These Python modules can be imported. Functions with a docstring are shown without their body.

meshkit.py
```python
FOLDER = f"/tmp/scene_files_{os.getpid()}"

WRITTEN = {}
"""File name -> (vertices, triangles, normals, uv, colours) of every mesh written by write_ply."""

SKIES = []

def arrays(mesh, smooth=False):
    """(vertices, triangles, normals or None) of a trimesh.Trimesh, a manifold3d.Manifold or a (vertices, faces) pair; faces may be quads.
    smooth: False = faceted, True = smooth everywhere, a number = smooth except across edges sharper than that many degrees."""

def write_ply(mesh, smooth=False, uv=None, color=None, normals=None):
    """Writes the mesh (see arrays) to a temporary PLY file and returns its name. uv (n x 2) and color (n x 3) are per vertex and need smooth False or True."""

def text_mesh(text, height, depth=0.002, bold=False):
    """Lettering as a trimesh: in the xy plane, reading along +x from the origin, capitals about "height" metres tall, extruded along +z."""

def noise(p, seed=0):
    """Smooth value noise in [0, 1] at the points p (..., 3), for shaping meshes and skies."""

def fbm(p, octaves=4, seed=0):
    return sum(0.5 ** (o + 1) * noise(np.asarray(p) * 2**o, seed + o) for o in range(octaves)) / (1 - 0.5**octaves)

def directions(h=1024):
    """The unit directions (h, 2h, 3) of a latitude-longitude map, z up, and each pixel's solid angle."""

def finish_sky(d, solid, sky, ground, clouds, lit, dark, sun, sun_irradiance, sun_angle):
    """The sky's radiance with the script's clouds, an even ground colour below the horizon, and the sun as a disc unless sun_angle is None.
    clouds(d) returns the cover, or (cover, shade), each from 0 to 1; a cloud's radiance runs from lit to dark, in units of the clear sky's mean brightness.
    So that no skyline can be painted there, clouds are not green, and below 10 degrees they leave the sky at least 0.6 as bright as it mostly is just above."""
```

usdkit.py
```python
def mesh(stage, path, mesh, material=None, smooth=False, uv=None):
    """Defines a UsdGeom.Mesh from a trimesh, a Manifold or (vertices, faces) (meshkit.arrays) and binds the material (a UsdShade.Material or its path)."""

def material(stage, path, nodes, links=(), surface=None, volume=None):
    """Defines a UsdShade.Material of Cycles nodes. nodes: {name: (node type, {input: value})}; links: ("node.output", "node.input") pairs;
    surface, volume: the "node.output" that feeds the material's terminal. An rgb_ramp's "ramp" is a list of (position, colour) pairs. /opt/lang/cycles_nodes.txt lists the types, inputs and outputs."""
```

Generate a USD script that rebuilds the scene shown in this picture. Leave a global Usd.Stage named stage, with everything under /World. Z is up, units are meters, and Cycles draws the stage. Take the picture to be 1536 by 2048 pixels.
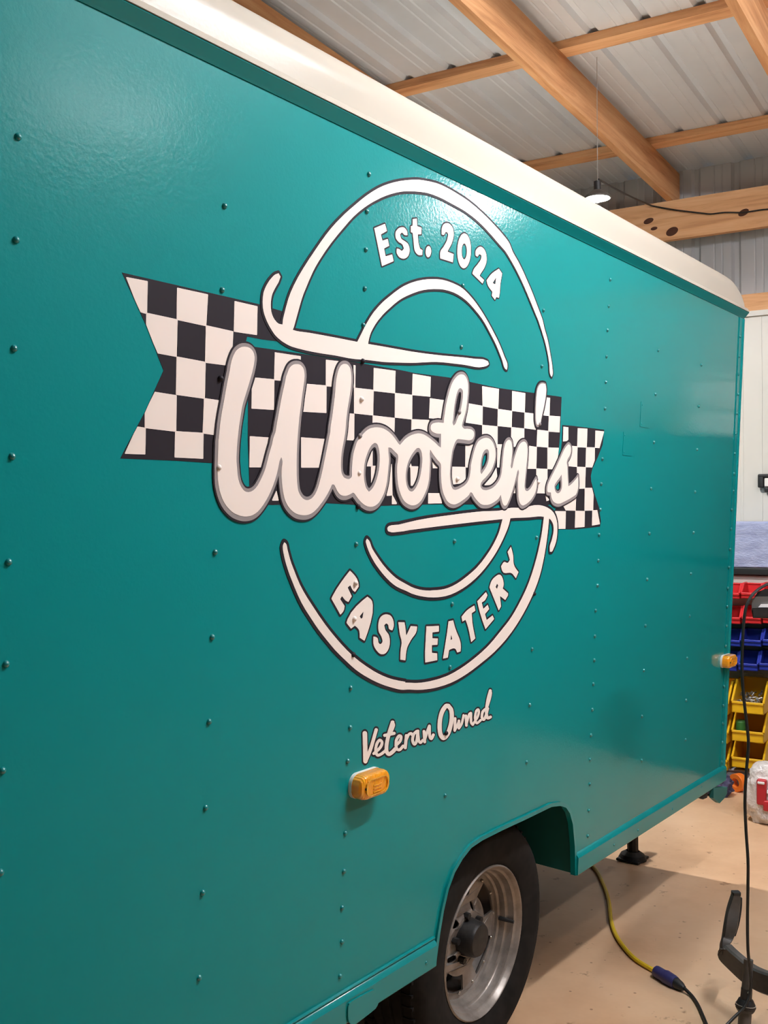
import math, random
import numpy as np
import trimesh
import manifold3d
from shapely.geometry import Polygon, Point, MultiPolygon, box as sbox
from shapely.ops import unary_union
from shapely import affinity
import usdkit
from pxr import Usd, UsdGeom, UsdLux, UsdShade, Gf, Sdf

random.seed(7)
rng = np.random.default_rng(7)
stage = Usd.Stage.CreateInMemory()
UsdGeom.Xform.Define(stage, '/World')
UsdGeom.Scope.Define(stage, '/World/Looks')

# ------------------------------------------------------------------ camera
FPX = 2104.03                                     # focal length for a picture 1536 wide
YAW, PITCH, ROLL = np.radians([35.91078, -0.09555, 0.21580])
EYE = 0.06                                        # the floor lies this far below the fitted origin
LEAN = math.radians(2.75817)                      # the trailer leans towards the camera
BLD = math.radians(4.29080)                       # the building is turned this far from the trailer
CAM = np.array([-0.91970, -1.39952, 1.42 + EYE])
def cam_axes():
    cy, sy = math.cos(YAW), math.sin(YAW)
    f = np.array([cy, sy, 0.]); r = np.array([sy, -cy, 0.]); d = np.array([0, 0, -1.])
    f2 = f*math.cos(PITCH) + d*math.sin(PITCH); d2 = d*math.cos(PITCH) - f*math.sin(PITCH)
    r3 = r*math.cos(ROLL) + d2*math.sin(ROLL); d3 = d2*math.cos(ROLL) - r*math.sin(ROLL)
    return np.array([r3, d3, f2])
RC = cam_axes()
cam = UsdGeom.Camera.Define(stage, '/World/camera')
m = np.eye(4); m[0, :3] = RC[0]; m[1, :3] = -RC[1]; m[2, :3] = -RC[2]; m[3, :3] = CAM
cam.AddTransformOp().Set(Gf.Matrix4d(*m.ravel().tolist()))
cam.CreateHorizontalApertureAttr(36.0)
cam.CreateFocalLengthAttr(FPX / 1536 * 36.0)
cam.CreateClippingRangeAttr(Gf.Vec2f(0.05, 200.0))
cam.CreateExposureAttr(0.60)
# ------------------------------------------------------------------ light levels
LAMP_TUBE = (110.0, 164.0, 165.0, 3.0)      # radiance of the strip lights: over the aisle, by the roof edge, by the far wall, behind
LAMP_BULB = 1450.0     # radiance of the bulb that hangs beyond the trailer
sky = UsdLux.DomeLight.Define(stage, '/World/night_sky')      # almost nothing: a closed shed at night
sky.CreateIntensityAttr(0.02)

# ------------------------------------------------------------------ picture -> places
BX = np.array([math.cos(BLD), math.sin(BLD), 0.]); BY = np.array([-math.sin(BLD), math.cos(BLD), 0.])
def ray(u, v): return RC.T @ np.array([(u-768)/FPX, (v-1024)/FPX, 1.0])
def hit(u, v, n, d):
    r = ray(u, v); return CAM + (d - n @ CAM)/(n @ r)*r
def floor_at(u, v, z=0.0): return hit(u, v, np.array([0, 0, 1.]), z)
def wall_at(u, v, D):                              # building coordinates on the plane x' = D
    P = hit(u, v, BX, D); return np.array([P @ BX, P @ BY, P[2]])
def side(u, v, y=0.0):                             # (x, z) in the trailer's own frame, on its side plane
    n = np.array([0, math.cos(LEAN), math.sin(LEAN)])
    P = hit(u, v, n, y + EYE*math.sin(LEAN)); P = P - np.array([0, 0, EYE])
    return P[0], P[2]*math.cos(LEAN) - P[1]*math.sin(LEAN)
def deep(u, v, depth):
    r = ray(u, v); return CAM + r*depth

# ------------------------------------------------------------------ names and prims
used = {}
def numbered(path):
    n = used.get(path, -1) + 1; used[path] = n
    return path if n == 0 else f'{path}_{n:03d}'
def xform(name, label=None, cat=None, loc=(0, 0, 0), rotz=0, group=None, kind=None, parent='/World'):
    path = numbered(f'{parent}/{name}')
    x = UsdGeom.Xform.Define(stage, path)
    x.AddTranslateOp().Set(Gf.Vec3d(*map(float, loc)))
    if rotz: x.AddRotateZOp().Set(math.degrees(rotz))
    tag(x.GetPrim(), label, cat, group, kind); return path
def tag(p, label=None, cat=None, group=None, kind=None):
    for k, v in (('label', label), ('category', cat), ('group', group), ('kind', kind)):
        if v: p.SetCustomDataByKey(k, v)
def part(name, mesh, mat, parent, smooth=30, label=None, kind=None, cat=None, group=None):
    path = numbered(f'{parent}/{name}')
    p = usdkit.mesh(stage, path, mesh, mat, smooth=smooth)
    tag(p.GetPrim(), label, cat, group, kind); return path
def copy_of(src, name, label, loc, rotz=0, group=None, cat=None):
    path = numbered(f'/World/{name}')
    x = UsdGeom.Xform.Define(stage, path)
    x.GetPrim().GetReferences().AddInternalReference(src); x.GetPrim().SetInstanceable(True)
    x.ClearXformOpOrder()
    x.AddTranslateOp().Set(Gf.Vec3d(*map(float, loc)))
    if rotz: x.AddRotateZOp().Set(math.degrees(rotz))
    tag(x.GetPrim(), label, cat, group); return path

# ------------------------------------------------------------------ mesh helpers
cat = trimesh.util.concatenate
def bx(x0, x1, y0, y1, z0, z1):
    b = trimesh.creation.box([abs(x1-x0), abs(y1-y0), abs(z1-z0)])
    b.apply_translation([(x0+x1)/2, (y0+y1)/2, (z0+z1)/2]); return b
def rbx(x0, x1, y0, y1, z0, z1, r=0.005, n=8):
    r = min(r, abs(x1-x0)/2.01, abs(y1-y0)/2.01, abs(z1-z0)/2.01)
    s = manifold3d.Manifold.sphere(r, n); hs = []
    for x in (x0+r, x1-r):
        for y in (y0+r, y1-r):
            for z in (z0+r, z1-r): hs.append(s.translate([x, y, z]))
    h = manifold3d.Manifold.batch_hull(hs).to_mesh()
    return trimesh.Trimesh(h.vert_properties[:, :3], h.tri_verts, process=False)
def polys(g):
    if g.is_empty: return []
    return [p for p in getattr(g, 'geoms', [g]) if isinstance(p, Polygon) and p.area > 1e-9]
def sheet(g, y0, y1):
    """a shape in (x, z) extruded from y0 to y1 (y1 < y0 comes forward)"""
    out = []
    for p in polys(g):
        e = trimesh.creation.extrude_polygon(p, abs(y1-y0), engine='earcut')
        v = e.vertices.copy(); v = np.stack([v[:, 0], max(y0, y1) - v[:, 2], v[:, 1]], 1)
        out.append(trimesh.Trimesh(v, e.faces, process=False))
    return cat(out)
def extr_x(pts, x0, x1):
    """a profile in (y, z) extruded along x"""
    e = trimesh.creation.extrude_polygon(Polygon(pts), x1-x0, engine='earcut')
    v = e.vertices; return trimesh.Trimesh(np.stack([v[:, 2]+x0, v[:, 0], v[:, 1]], 1), e.faces, process=False)
def extr_y(pts, y0, y1):
    """a profile in (x, z) extruded along y"""
    return sheet(Polygon(pts), y1, y0)
def catmull(P, n=8, closed=False):
    P = np.asarray(P, float); k = len(P); out = []
    for i in range(k if closed else k-1):
        a, b, c, d = (P[(i+j-1) % k] if closed else P[min(max(i+j-1, 0), k-1)] for j in range(4))
        for t in np.linspace(0, 1, n, endpoint=False):
            out.append(0.5*((2*b) + (c-a)*t + (2*a-5*b+4*c-d)*t*t + (3*b-a-3*c+d)*t**3))
    if not closed: out.append(P[-1])
    return np.array(out)
def tube(P, r, sides=8, smooth=0):
    P = np.asarray(P, float)
    if smooth: P = catmull(P, smooth)
    r = np.broadcast_to(np.asarray(r, float), (len(P),))
    t = np.gradient(P, axis=0); t /= np.linalg.norm(t, axis=1, keepdims=True) + 1e-12
    u = np.cross(t[0], [0, 0, 1.] if abs(t[0, 2]) < .9 else [1., 0, 0]); U = []
    for i in range(len(P)):
        u = u - t[i]*(u @ t[i]); u /= np.linalg.norm(u); U.append(u)
    U = np.array(U); W = np.cross(t, U); a = np.arange(sides)*2*np.pi/sides
    v = P[:, None] + r[:, None, None]*(np.cos(a)[None, :, None]*U[:, None] + np.sin(a)[None, :, None]*W[:, None])
    f = []
    for i in range(len(P)-1):
        for j in range(sides):
            q = (i*sides+j, i*sides+(j+1) % sides, (i+1)*sides+(j+1) % sides, (i+1)*sides+j)
            f += [(q[0], q[1], q[2]), (q[0], q[2], q[3])]
    v = v.reshape(-1, 3); n = len(v); v = np.vstack([v, P[0], P[-1]])
    for j in range(sides):
        f.append((n, (j+1) % sides, j)); f.append((n+1, n-sides+j, n-sides+(j+1) % sides))
    return trimesh.Trimesh(v, f, process=False)
def lathe(prof, n=48, axis='y'):
    """prof: (radius, height) pairs, revolved; axis y: height runs along y"""
    prof = np.asarray(prof, float); a = np.arange(n)*2*np.pi/n; v, f = [], []
    k = len(prof)
    for r, h in prof: v += [(r*math.cos(t), h, r*math.sin(t)) for t in a]
    for i in range(k-1):
        for j in range(n):
            q = (i*n+j, i*n+(j+1) % n, (i+1)*n+(j+1) % n, (i+1)*n+j)
            f += [(q[0], q[1], q[2]), (q[0], q[2], q[3])]
    v = np.array(v)
    if axis == 'z': v = np.stack([v[:, 0], v[:, 2], v[:, 1]], 1)
    t = trimesh.Trimesh(v, f, process=False); return t
def cyl(r, h, at, axis='z', n=16):
    c = trimesh.creation.cylinder(radius=r, height=h, sections=n)
    if axis == 'y': c.apply_transform(trimesh.transformations.rotation_matrix(math.pi/2, [1, 0, 0]))
    if axis == 'x': c.apply_transform(trimesh.transformations.rotation_matrix(math.pi/2, [0, 1, 0]))
    c.apply_translation(at); return c
def moved(me, d):
    me = me.copy(); me.apply_translation(d); return me
def rotz(me, a):
    me = me.copy(); me.apply_transform(trimesh.transformations.rotation_matrix(a, [0, 0, 1])); return me

# ------------------------------------------------------------------ materials
LK = '/World/Looks/'
def lin(r, g, b): return tuple(((c/255)/12.92 if c/255 <= .04045 else ((c/255+.055)/1.055)**2.4) for c in (r, g, b))
def plain(name, col, rough=.5, metallic=0., **kw):
    return usdkit.material(stage, LK+name, {'p': ('principled_bsdf', dict(base_color=col, roughness=rough, metallic=metallic, **kw))}, [], surface='p.BSDF')
def mottled(name, c1, c2, scale=3., rough=.5, stretch=(1, 1, 1), detail=5., bump=0., bscale=None, metallic=0., lo=.35, hi=.65, **kw):
    n = {'g': ('geometry', {}), 'mp': ('mapping', {'scale': stretch}),
         'n': ('noise_texture', {'scale': scale, 'detail': detail, 'roughness': .6}),
         'r': ('rgb_ramp', {'ramp': [(lo, c1), (hi, c2)]}),
         'p': ('principled_bsdf', dict(roughness=rough, metallic=metallic, **kw))}
    l = [('g.position', 'mp.vector'), ('mp.vector', 'n.vector'), ('n.fac', 'r.fac'), ('r.color', 'p.base_color')]
    if bump:
        n['n2'] = ('noise_texture', {'scale': bscale or scale*4, 'detail': 3.})
        n['b'] = ('bump', {'strength': 1.0, 'distance': bump})
        l += [('mp.vector', 'n2.vector'), ('n2.fac', 'b.height'), ('b.normal', 'p.normal')]
    return usdkit.material(stage, LK+name, n, l, surface='p.BSDF')
def body_paint(name, col, rough, coat, cr, fine=.00012, wave=.0022, slick=None):
    """sprayed enamel over thin sheet: orange peel and the slow waves of the sheet"""
    n = {'g': ('geometry', {}), 'mp': ('mapping', {'scale': (1, 1, 1)}),
         'o': ('noise_texture', {'scale': 130., 'detail': 2., 'roughness': .5}),
         'w': ('noise_texture', {'scale': 2.6, 'detail': 1.5, 'roughness': .4}),
         'b1': ('bump', {'strength': 1., 'distance': wave}), 'b2': ('bump', {'strength': 1., 'distance': fine}),
         'p': ('principled_bsdf', dict(base_color=col, roughness=rough, specular_ior_level=.06, coat_weight=coat, coat_roughness=cr))}
    l = [('g.position', 'mp.vector'), ('mp.vector', 'o.vector'), ('mp.vector', 'w.vector'), ('w.fac', 'b1.height'),
         ('b1.normal', 'b2.normal'), ('o.fac', 'b2.height'), ('b2.normal', 'p.normal'), ('b2.normal', 'p.coat_normal')]
    if slick:                                          # the coat is duller overspray at one end and slick at the other
        n['sx'] = ('separate_xyz', {}); n['mr'] = ('map_range', {'from_min': .5, 'from_max': 2.4, 'to_min': cr, 'to_max': slick})
        n['mw'] = ('map_range', {'from_min': .8, 'from_max': 2.4, 'to_min': coat, 'to_max': .8})
        l += [('sx.x', 'mw.value'), ('mw.result', 'p.coat_weight'), ('g.position', 'sx.vector'), ('sx.x', 'mr.value'), ('mr.result', 'p.coat_roughness')]
    return usdkit.material(stage, LK+name, n, l, surface='p.BSDF')
def wood(name, axis, c1, c2, c3):
    st = {'x': (.9, 14, 14), 'y': (14, .9, 14)}[axis]
    n = {'g': ('geometry', {}), 'rt': ('mapping', {'rotation': (0, 0, -BLD)}), 'mp': ('mapping', {'scale': st}),
         'n': ('noise_texture', {'scale': 1.6, 'detail': 6., 'roughness': .65, 'distortion': .6}),
         'n3': ('noise_texture', {'scale': 1.2, 'detail': 2.}),
         'r': ('rgb_ramp', {'ramp': [(.3, c1), (.5, c2), (.72, c3)]}),
         'mx': ('mix_color', {'blend_type': 'multiply', 'fac': .35, 'a': (1, 1, 1), 'b': (1, 1, 1)}),
         'b': ('bump', {'strength': .6, 'distance': .0015}),
         'p': ('principled_bsdf', {'roughness': .75, 'specular_ior_level': .25})}
    l = [('g.position', 'rt.vector'), ('rt.vector', 'mp.vector'), ('mp.vector', 'n.vector'), ('rt.vector', 'n3.vector'),
         ('n.fac', 'r.fac'), ('r.color', 'mx.a'), ('n3.color', 'mx.b'), ('r.color', 'p.base_color'), ('n.fac', 'b.height'), ('b.normal', 'p.normal')]
    return usdkit.material(stage, LK+name, n, l, surface='p.BSDF')
def glow(name, col, s):
    return usdkit.material(stage, LK+name, {'e': ('emission', {'color': col, 'strength': s})}, [], surface='e.emission')

TEAL = body_paint('teal_enamel', (.0015, .238, .240), .5, .36, .19, fine=.00025, slick=.06)
TEALR = plain('teal_trim', (.002, .225, .232), .34, specular_ior_level=.1, coat_weight=.5, coat_roughness=.12)
RIVT = plain('teal_rivet_paint', (.002, .225, .232), .3, coat_weight=1., coat_roughness=.12)
TEALD = plain('dark_teal', (.006, .14, .135), .6)  # darker teal for the housing end and the corner bracket
CREAM = body_paint('cream_lettering', lin(238, 226, 218), .5, .15, .25)
GREYP = body_paint('grey_lettering', lin(146, 138, 138), .5, .15, .25)
BLACK = body_paint('black_lettering', lin(46, 42, 48), .5, .12, .3)
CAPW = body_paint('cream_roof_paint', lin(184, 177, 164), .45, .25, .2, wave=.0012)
UNDER = plain('undercoat', (.012, .012, .012), .85)
AMBER = usdkit.material(stage, LK+'amber_lens', {'n': ('geometry', {}), 'w': ('wave_texture', {'scale': 60., 'distortion': 0.}), 'b': ('bump', {'strength': .5, 'distance': .002}),
    'p': ('principled_bsdf', {'base_color': (1.0, .36, .010), 'roughness': .10, 'coat_weight': 1., 'coat_roughness': .05, 'subsurface_weight': .3, 'subsurface_radius': (.02, .008, .002), 'subsurface_scale': .3})},
    [('n.position', 'w.vector'), ('w.fac', 'b.height'), ('b.normal', 'p.normal')], surface='p.BSDF')
WHITEP = plain('white_plastic', (.78, .76, .72), .4)
RUBBER = mottled('tire_rubber', (.007, .0065, .006), (.015, .013, .012), 25, .85, specular_ior_level=.2)
SILVER = mottled('silver_wheel_paint', (.20, .175, .155), (.34, .30, .27), 16, .38, metallic=.4, bump=.0004)
STEELDK = mottled('greasy_steel', (.012, .012, .013), (.035, .032, .030), 30, .55, metallic=.3)
BOLT = plain('bright_bolt', (.6, .56, .5), .3, 1.)
WOODX = wood('pine_along', 'x', lin(170, 116, 76), lin(204, 150, 104), lin(220, 172, 126))
WOODY = wood('pine_across_lit', 'y', lin(190, 134, 92), lin(226, 174, 128), lin(238, 194, 148))  # same pine, coloured lighter for the light on header and purlins
KNOT = plain('wood_knot', lin(84, 48, 32), .8)
ROOFM = mottled('bare_roof_steel', (.72, .78, .86), (.78, .84, .92), 2.2, .45, metallic=.15)
SIDING = mottled('grey_white_siding', (.42, .43, .45), (.50, .51, .53), 1.2, .45)
LINER = mottled('cream_liner_steel', (.60, .585, .535), (.64, .62, .57), 1.2, .4)
WALLD = mottled('dull_wall_steel', (.07, .07, .075), (.10, .10, .10), .8, .5)
def concrete():
    n = {'g': ('geometry', {}), 'n': ('noise_texture', {'scale': 1.3, 'detail': 8., 'roughness': .62}),
         'r': ('rgb_ramp', {'ramp': [(.3, lin(190, 148, 112)), (.52, lin(214, 176, 140)), (.7, lin(224, 190, 156))]}),
         's': ('noise_texture', {'scale': 9., 'detail': 4., 'roughness': .7}), 'sr': ('rgb_ramp', {'ramp': [(.30, (.42, .34, .28)), (.37, (1, 1, 1))]}),
         'd': ('voronoi_texture', {'scale': 16., 'randomness': 1.}), 'dr': ('rgb_ramp', {'ramp': [(.05, (.30, .22, .18)), (.09, (1, 1, 1))]}),
         'm1': ('mix_color', {'blend_type': 'multiply', 'fac': .8}), 'm2': ('mix_color', {'blend_type': 'multiply', 'fac': .75}),
         'k': ('noise_texture', {'scale': 40., 'detail': 3.}), 'b': ('bump', {'strength': .5, 'distance': .0015}),
         'p': ('principled_bsdf', {'roughness': .42, 'specular_ior_level': .5})}
    l = [('g.position', x+'.vector') for x in ('n', 's', 'd', 'k')] + [('n.fac', 'r.fac'), ('s.fac', 'sr.fac'), ('d.distance', 'dr.fac'),
         ('r.color', 'm1.a'), ('sr.color', 'm1.b'), ('m1.result', 'm2.a'), ('dr.color', 'm2.b'), ('m2.result', 'p.base_color'), ('k.fac', 'b.height'), ('b.normal', 'p.normal')]
    return usdkit.material(stage, LK+'concrete_slab', n, l, surface='p.BSDF')
CONC = concrete()
BLKPL = plain('black_plastic', (.016, .016, .017), .45)
DKGREY = mottled('dark_grey_enamel', (.05, .045, .042), (.085, .078, .072), 22, .45)
YELLOW = plain('yellow_bin_plastic', (.80, .46, .012), .35)
RED = plain('red_bin_plastic', (.62, .025, .03), .35)
BLUE = plain('blue_bin_plastic', (.018, .035, .33), .35)
RAILM = plain('grey_louver_steel', (.52, .48, .45), .45)
RACKSHADE = plain('shaded_rack_steel', (.10, .095, .092), .45)  # rack steel darkened in colour for the shade behind the bins
BLANKET = mottled('blue_grey_blanket', (.27, .31, .49), (.38, .42, .60), 14, .9, stretch=(1, 1, 3), bump=.004)
ORANGE = plain('orange_plastic', (.85, .19, .02), .45)
PURPLE = mottled('navy_cloth', (.035, .03, .075), (.10, .09, .17), 26, .9)
BAGW = mottled('white_plastic_film', (.62, .57, .56), (.80, .76, .74), 22, .25, bump=.004)
REDPL = plain('red_plastic', (.48, .02, .03), .4)
TOTE = plain('grey_tote_plastic', (.33, .35, .42), .45)
CORDY = plain('yellow_cord', (.72, .50, .02), .45)
CORDB = plain('black_cord', (.010, .010, .010), .5)
PLUGB = plain('navy_plug', (.035, .035, .13), .45)
LABELW = plain('white_label', (.8, .8, .8), .5)
CHARG = plain('grey_charger', (.10, .095, .09), .5)
GREENP = plain('green_plastic', (.03, .16, .03), .5)
METALB = mottled('loose_hardware', (.10, .09, .08), (.6, .58, .55), 90, .35, metallic=.6)
GALV = plain('galvanised', (.42, .42, .42), .4, .7)
TUBE_E = [glow(f'tube_light_{i}', (.96, .98, 1.02), q) for i, q in enumerate(LAMP_TUBE)]
BULB_E = glow('bulb_light', (1.0, .98, .96), LAMP_BULB)

# ================================================================== the building (own axes: x' towards the far wall)
WD = 5.05                                            # far wall, inside of its frame
XN, YR, YL = -7.0, -8.0, 4.0                         # near, right and left walls
ROOF_PITCH = math.tan(math.radians(1.218))
Z_HDR1 = wall_at(1400, 396, WD)[2]; Z_HDR0 = wall_at(1400, 475, WD)[2]
def roofz(x): return Z_HDR1 + .19 + .040 + ROOF_PITCH*(WD - x)     # underside of the roofing
fl = xform('floor', kind='structure', label='tan concrete garage floor slab', rotz=BLD)
part('slab', bx(XN-.2, WD+.3, YR-.2, YL+.2, -.15, 0), CONC, fl, smooth=False)
ceil = xform('ceiling', kind='structure', label='ribbed steel roofing on pine rafters and purlins', rotz=BLD)
def ribbed(y0, n, pitch, h, flat0, flat1):
    """profile across the sheet of n ribs that stand h up"""
    P = []
    for i in range(n):
        y = y0 + i*pitch
        P += [(y, 0), (y+.030, 0), (y+.045, h), (y+.070, h), (y+.085, 0), (y+.13, 0), (y+.135, .003), (y+.142, 0), (y+.175, 0), (y+.18, .003), (y+.187, 0)]
    P.append((y0+n*pitch, 0)); return P
def ribbed_sheet(y0, n, length, along, h=.019, t=.001):
    P = np.array(ribbed(y0, n, .2286, h, 0, 0)); v, f = [], []
    for s in (0, 1):
        for (y, z) in P: v += [along(s, y, z), along(s, y, z+t)]
    k = len(P)
    for i in range(k-1):
        a, b, c, d = 2*i, 2*(i+1), 2*(i+1)+2*k, 2*i+2*k
        f += [(a, c, b), (a, d, c), (a+1, b+1, c+1), (a+1, c+1, d+1)]
    return trimesh.Trimesh(np.array(v), f, process=False)
yy = YR - .05
yoff = 0.035
while yy < YL:
    part('roof_sheet', ribbed_sheet(yy+yoff, 4, 0, lambda s, y, z: (XN if s == 0 else WD+.25, y, roofz(XN if s == 0 else WD+.25)+z)), ROOFM, ceil, smooth=False)
    yy += .9144
rz = math.atan(ROOF_PITCH)
def sloped(x0, x1, y0, y1, drop0, drop1):
    """a member under the roofing: from drop0 to drop1 below it"""
    v = []
    for x in (x0, x1):
        for y in (y0, y1):
            for d in (drop1, drop0): v.append((x, y, roofz(x)-d))
    b = trimesh.convex.convex_hull(np.array(v)); return b
for y in (-7.16, -6.3, -5.45, -4.6, -3.75, -2.98, -2.12, -1.27, -.41, .445, 1.3, 2.15, 3.0, 3.85):
    part('rafter', sloped(XN, WD+.1, y-.019, y+.019, .039, .229), WOODX, ceil, smooth=False)
for x in (4.60, 3.30, 2.0, .7, -.6, -1.9, -3.2, -4.5, -5.8):
    part('purlin', sloped(x, x+.089, YR, YL, .001, .038), WOODY, ceil, smooth=False)

wf = xform('wall_far', kind='structure', label='far end wall of cream liner panels under bare siding', rotz=BLD)
def wall_sheet(x, y0, n, z0, z1, sgn=1):
    return ribbed_sheet(y0, n, 0, lambda s, y, z: (x+sgn*z, y, z0 if s == 0 else z1))
ZB1, ZB0 = wall_at(1500, 588, WD)[2], wall_at(1500, 623, WD)[2]
yy = YR
while yy < YL:
    part('siding_sheet', wall_sheet(WD+.16, yy+.06, 4, 0, roofz(WD)-.005), SIDING, wf, smooth=False); yy += .9144
yy = YR + .02
while yy < YL:                                       # flat liner sheets with small stiffening beads
    P = [(yy, 0), (yy+.10, 0), (yy+.106, .003), (yy+.114, .003), (yy+.12, 0), (yy+.20, 0), (yy+.206, .003), (yy+.214, .003), (yy+.22, 0), (yy+.3038, 0), (yy+.3038, .012), (yy, .012)]
    e = trimesh.creation.extrude_polygon(Polygon(P), ZB0-.02, engine='earcut'); v = e.vertices
    part('liner_sheet', trimesh.Trimesh(np.stack([WD+v[:, 1], v[:, 0], v[:, 2]], 1), e.faces, process=False), LINER, wf, smooth=False); yy += .3048
part('header_beam', bx(WD-.040, WD-.001, YR, YL, Z_HDR0, Z_HDR1), WOODY, wf, smooth=False)
part('girt', bx(WD-.002, WD+.16, YR, YL, ZB0, ZB1), WOODY, wf, smooth=False)
part('sill', bx(WD-.02, WD+.012, YR, YL, ZB0-.03, ZB0-.001), LINER, wf, smooth=False)
for (u, v, ru, rv) in ((1297, 442, .030, .016), (1344, 463, .036, .024), (1308, 457, .02, .010), (1487, 425, .030, .018)):
    p = wall_at(u, v, WD-.041)
    k = lathe([(0, -.0015), (.7, -.0012), (1, 0), (1, .001)], 18); k.apply_scale([ru, 1, rv]); k.apply_transform(trimesh.transformations.rotation_matrix(math.pi/2, [0, 0, -1]))
    k.apply_transform(trimesh.transformations.rotation_matrix(random.uniform(-.4, .1), [1, 0, 0])); k.apply_translation([WD-.0405, p[1], p[2]])
    part('knot', k, KNOT, wf)
for nm, me in (('wall_near', bx(XN-.05, XN, YR, YL, 0, 3.75)), ('wall_right', bx(XN, WD, YR-.05, YR, 0, 3.75)), ('wall_left', bx(XN, WD, YL, YL+.05, 0, 3.75))):
    w = xform(nm, kind='structure', label=nm.replace('_', ' ') + ' of painted steel, behind the viewer', rotz=BLD)
    part('cladding', me, WALLD, w, smooth=False)

# ================================================================== the trailer
TR = '/World/food_trailer'
tx = UsdGeom.Xform.Define(stage, TR); tx.AddTranslateOp().Set(Gf.Vec3d(0, 0, EYE)); tx.AddRotateXOp().Set(math.degrees(LEAN))
tag(tx.GetPrim(), 'teal food trailer with a cream roof and a painted checkered eatery logo', 'trailer')
X0, X1, TW = -1.6, 3.311, 2.0
ZT, ZS, ZB = 2.1915, .4026, .343                      # panel top, rail top, rail bottom
arch_px = [(862, 1945), (864.6, 1931), (868, 1905), (873.6, 1864), (881, 1820), (891, 1776), (904, 1741), (920, 1713), (938, 1690), (960, 1675), (1000, 1655), (1050, 1632), (1100, 1608), (1118, 1606), (1130, 1610), (1138, 1622), (1144, 1645), (1148, 1690), (1150, 1752)]
AR = [side(*p) for p in arch_px]
AR[0] = (AR[0][0], ZB-.02); AR[-1] = (AR[-1][0], ZB-.02)
arch = Polygon(AR)
SEAMS = [X0, -.4064, .8128, 2.032, X1]
for a, b in zip(SEAMS[:-1], SEAMS[1:]):
    part('side_panel', sheet(sbox(a, ZB+.004, b, ZT+.03).difference(arch), .012, 0.0), TEAL, TR, smooth=False)
part('far_side_panel', bx(X0, X1, TW-.012, TW, ZB, ZT+.03), TEALR, TR, smooth=False)
part('end_panel', bx(X1-.012, X1-.002, .013, TW-.013, ZB, ZT+.03), TEALR, TR, smooth=False)
part('end_panel', bx(X0+.002, X0+.012, .013, TW-.013, ZB, ZT+.03), TEALR, TR, smooth=False)
part('underbody', cat([bx(X0+.02, AR[0][0]-.04, .02, TW-.02, ZB+.03, ZB+.10), bx(AR[-1][0]+.03, X1-.02, .02, TW-.02, ZB+.03, ZB+.10),
    bx(AR[0][0]-.04, AR[-1][0]+.03, .42, TW-.42, ZB+.03, ZB+.10), bx(X0+.02, X1-.02, .55, .62, ZB-.05, ZB+.04), bx(X0+.02, X1-.02, TW-.62, TW-.55, ZB-.05, ZB+.04)]), UNDER, TR, smooth=False)
# wheel housing
ax0, ax1, az1 = AR[0][0]-.005, AR[-1][0]+.005, .66
part('wheel_housing', cat([bx(ax0-.02, ax1+.02, .40, .42, ZB-.0, az1), bx(ax0-.02, ax1+.02, .014, .42, az1, az1+.015), bx(ax0-.02, ax0-.005, .014, .42, ZB, az1)]), UNDER, TR, smooth=False)
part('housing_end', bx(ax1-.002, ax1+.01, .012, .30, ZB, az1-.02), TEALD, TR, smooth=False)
lip = Polygon(AR).buffer(.004, join_style=2).difference(Polygon(AR).buffer(-.007, join_style=2)).intersection(sbox(0, ZB, 4, 2))
part('arch_lip', sheet(lip, .01, -.006), TEALR, TR, smooth=40)
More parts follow.
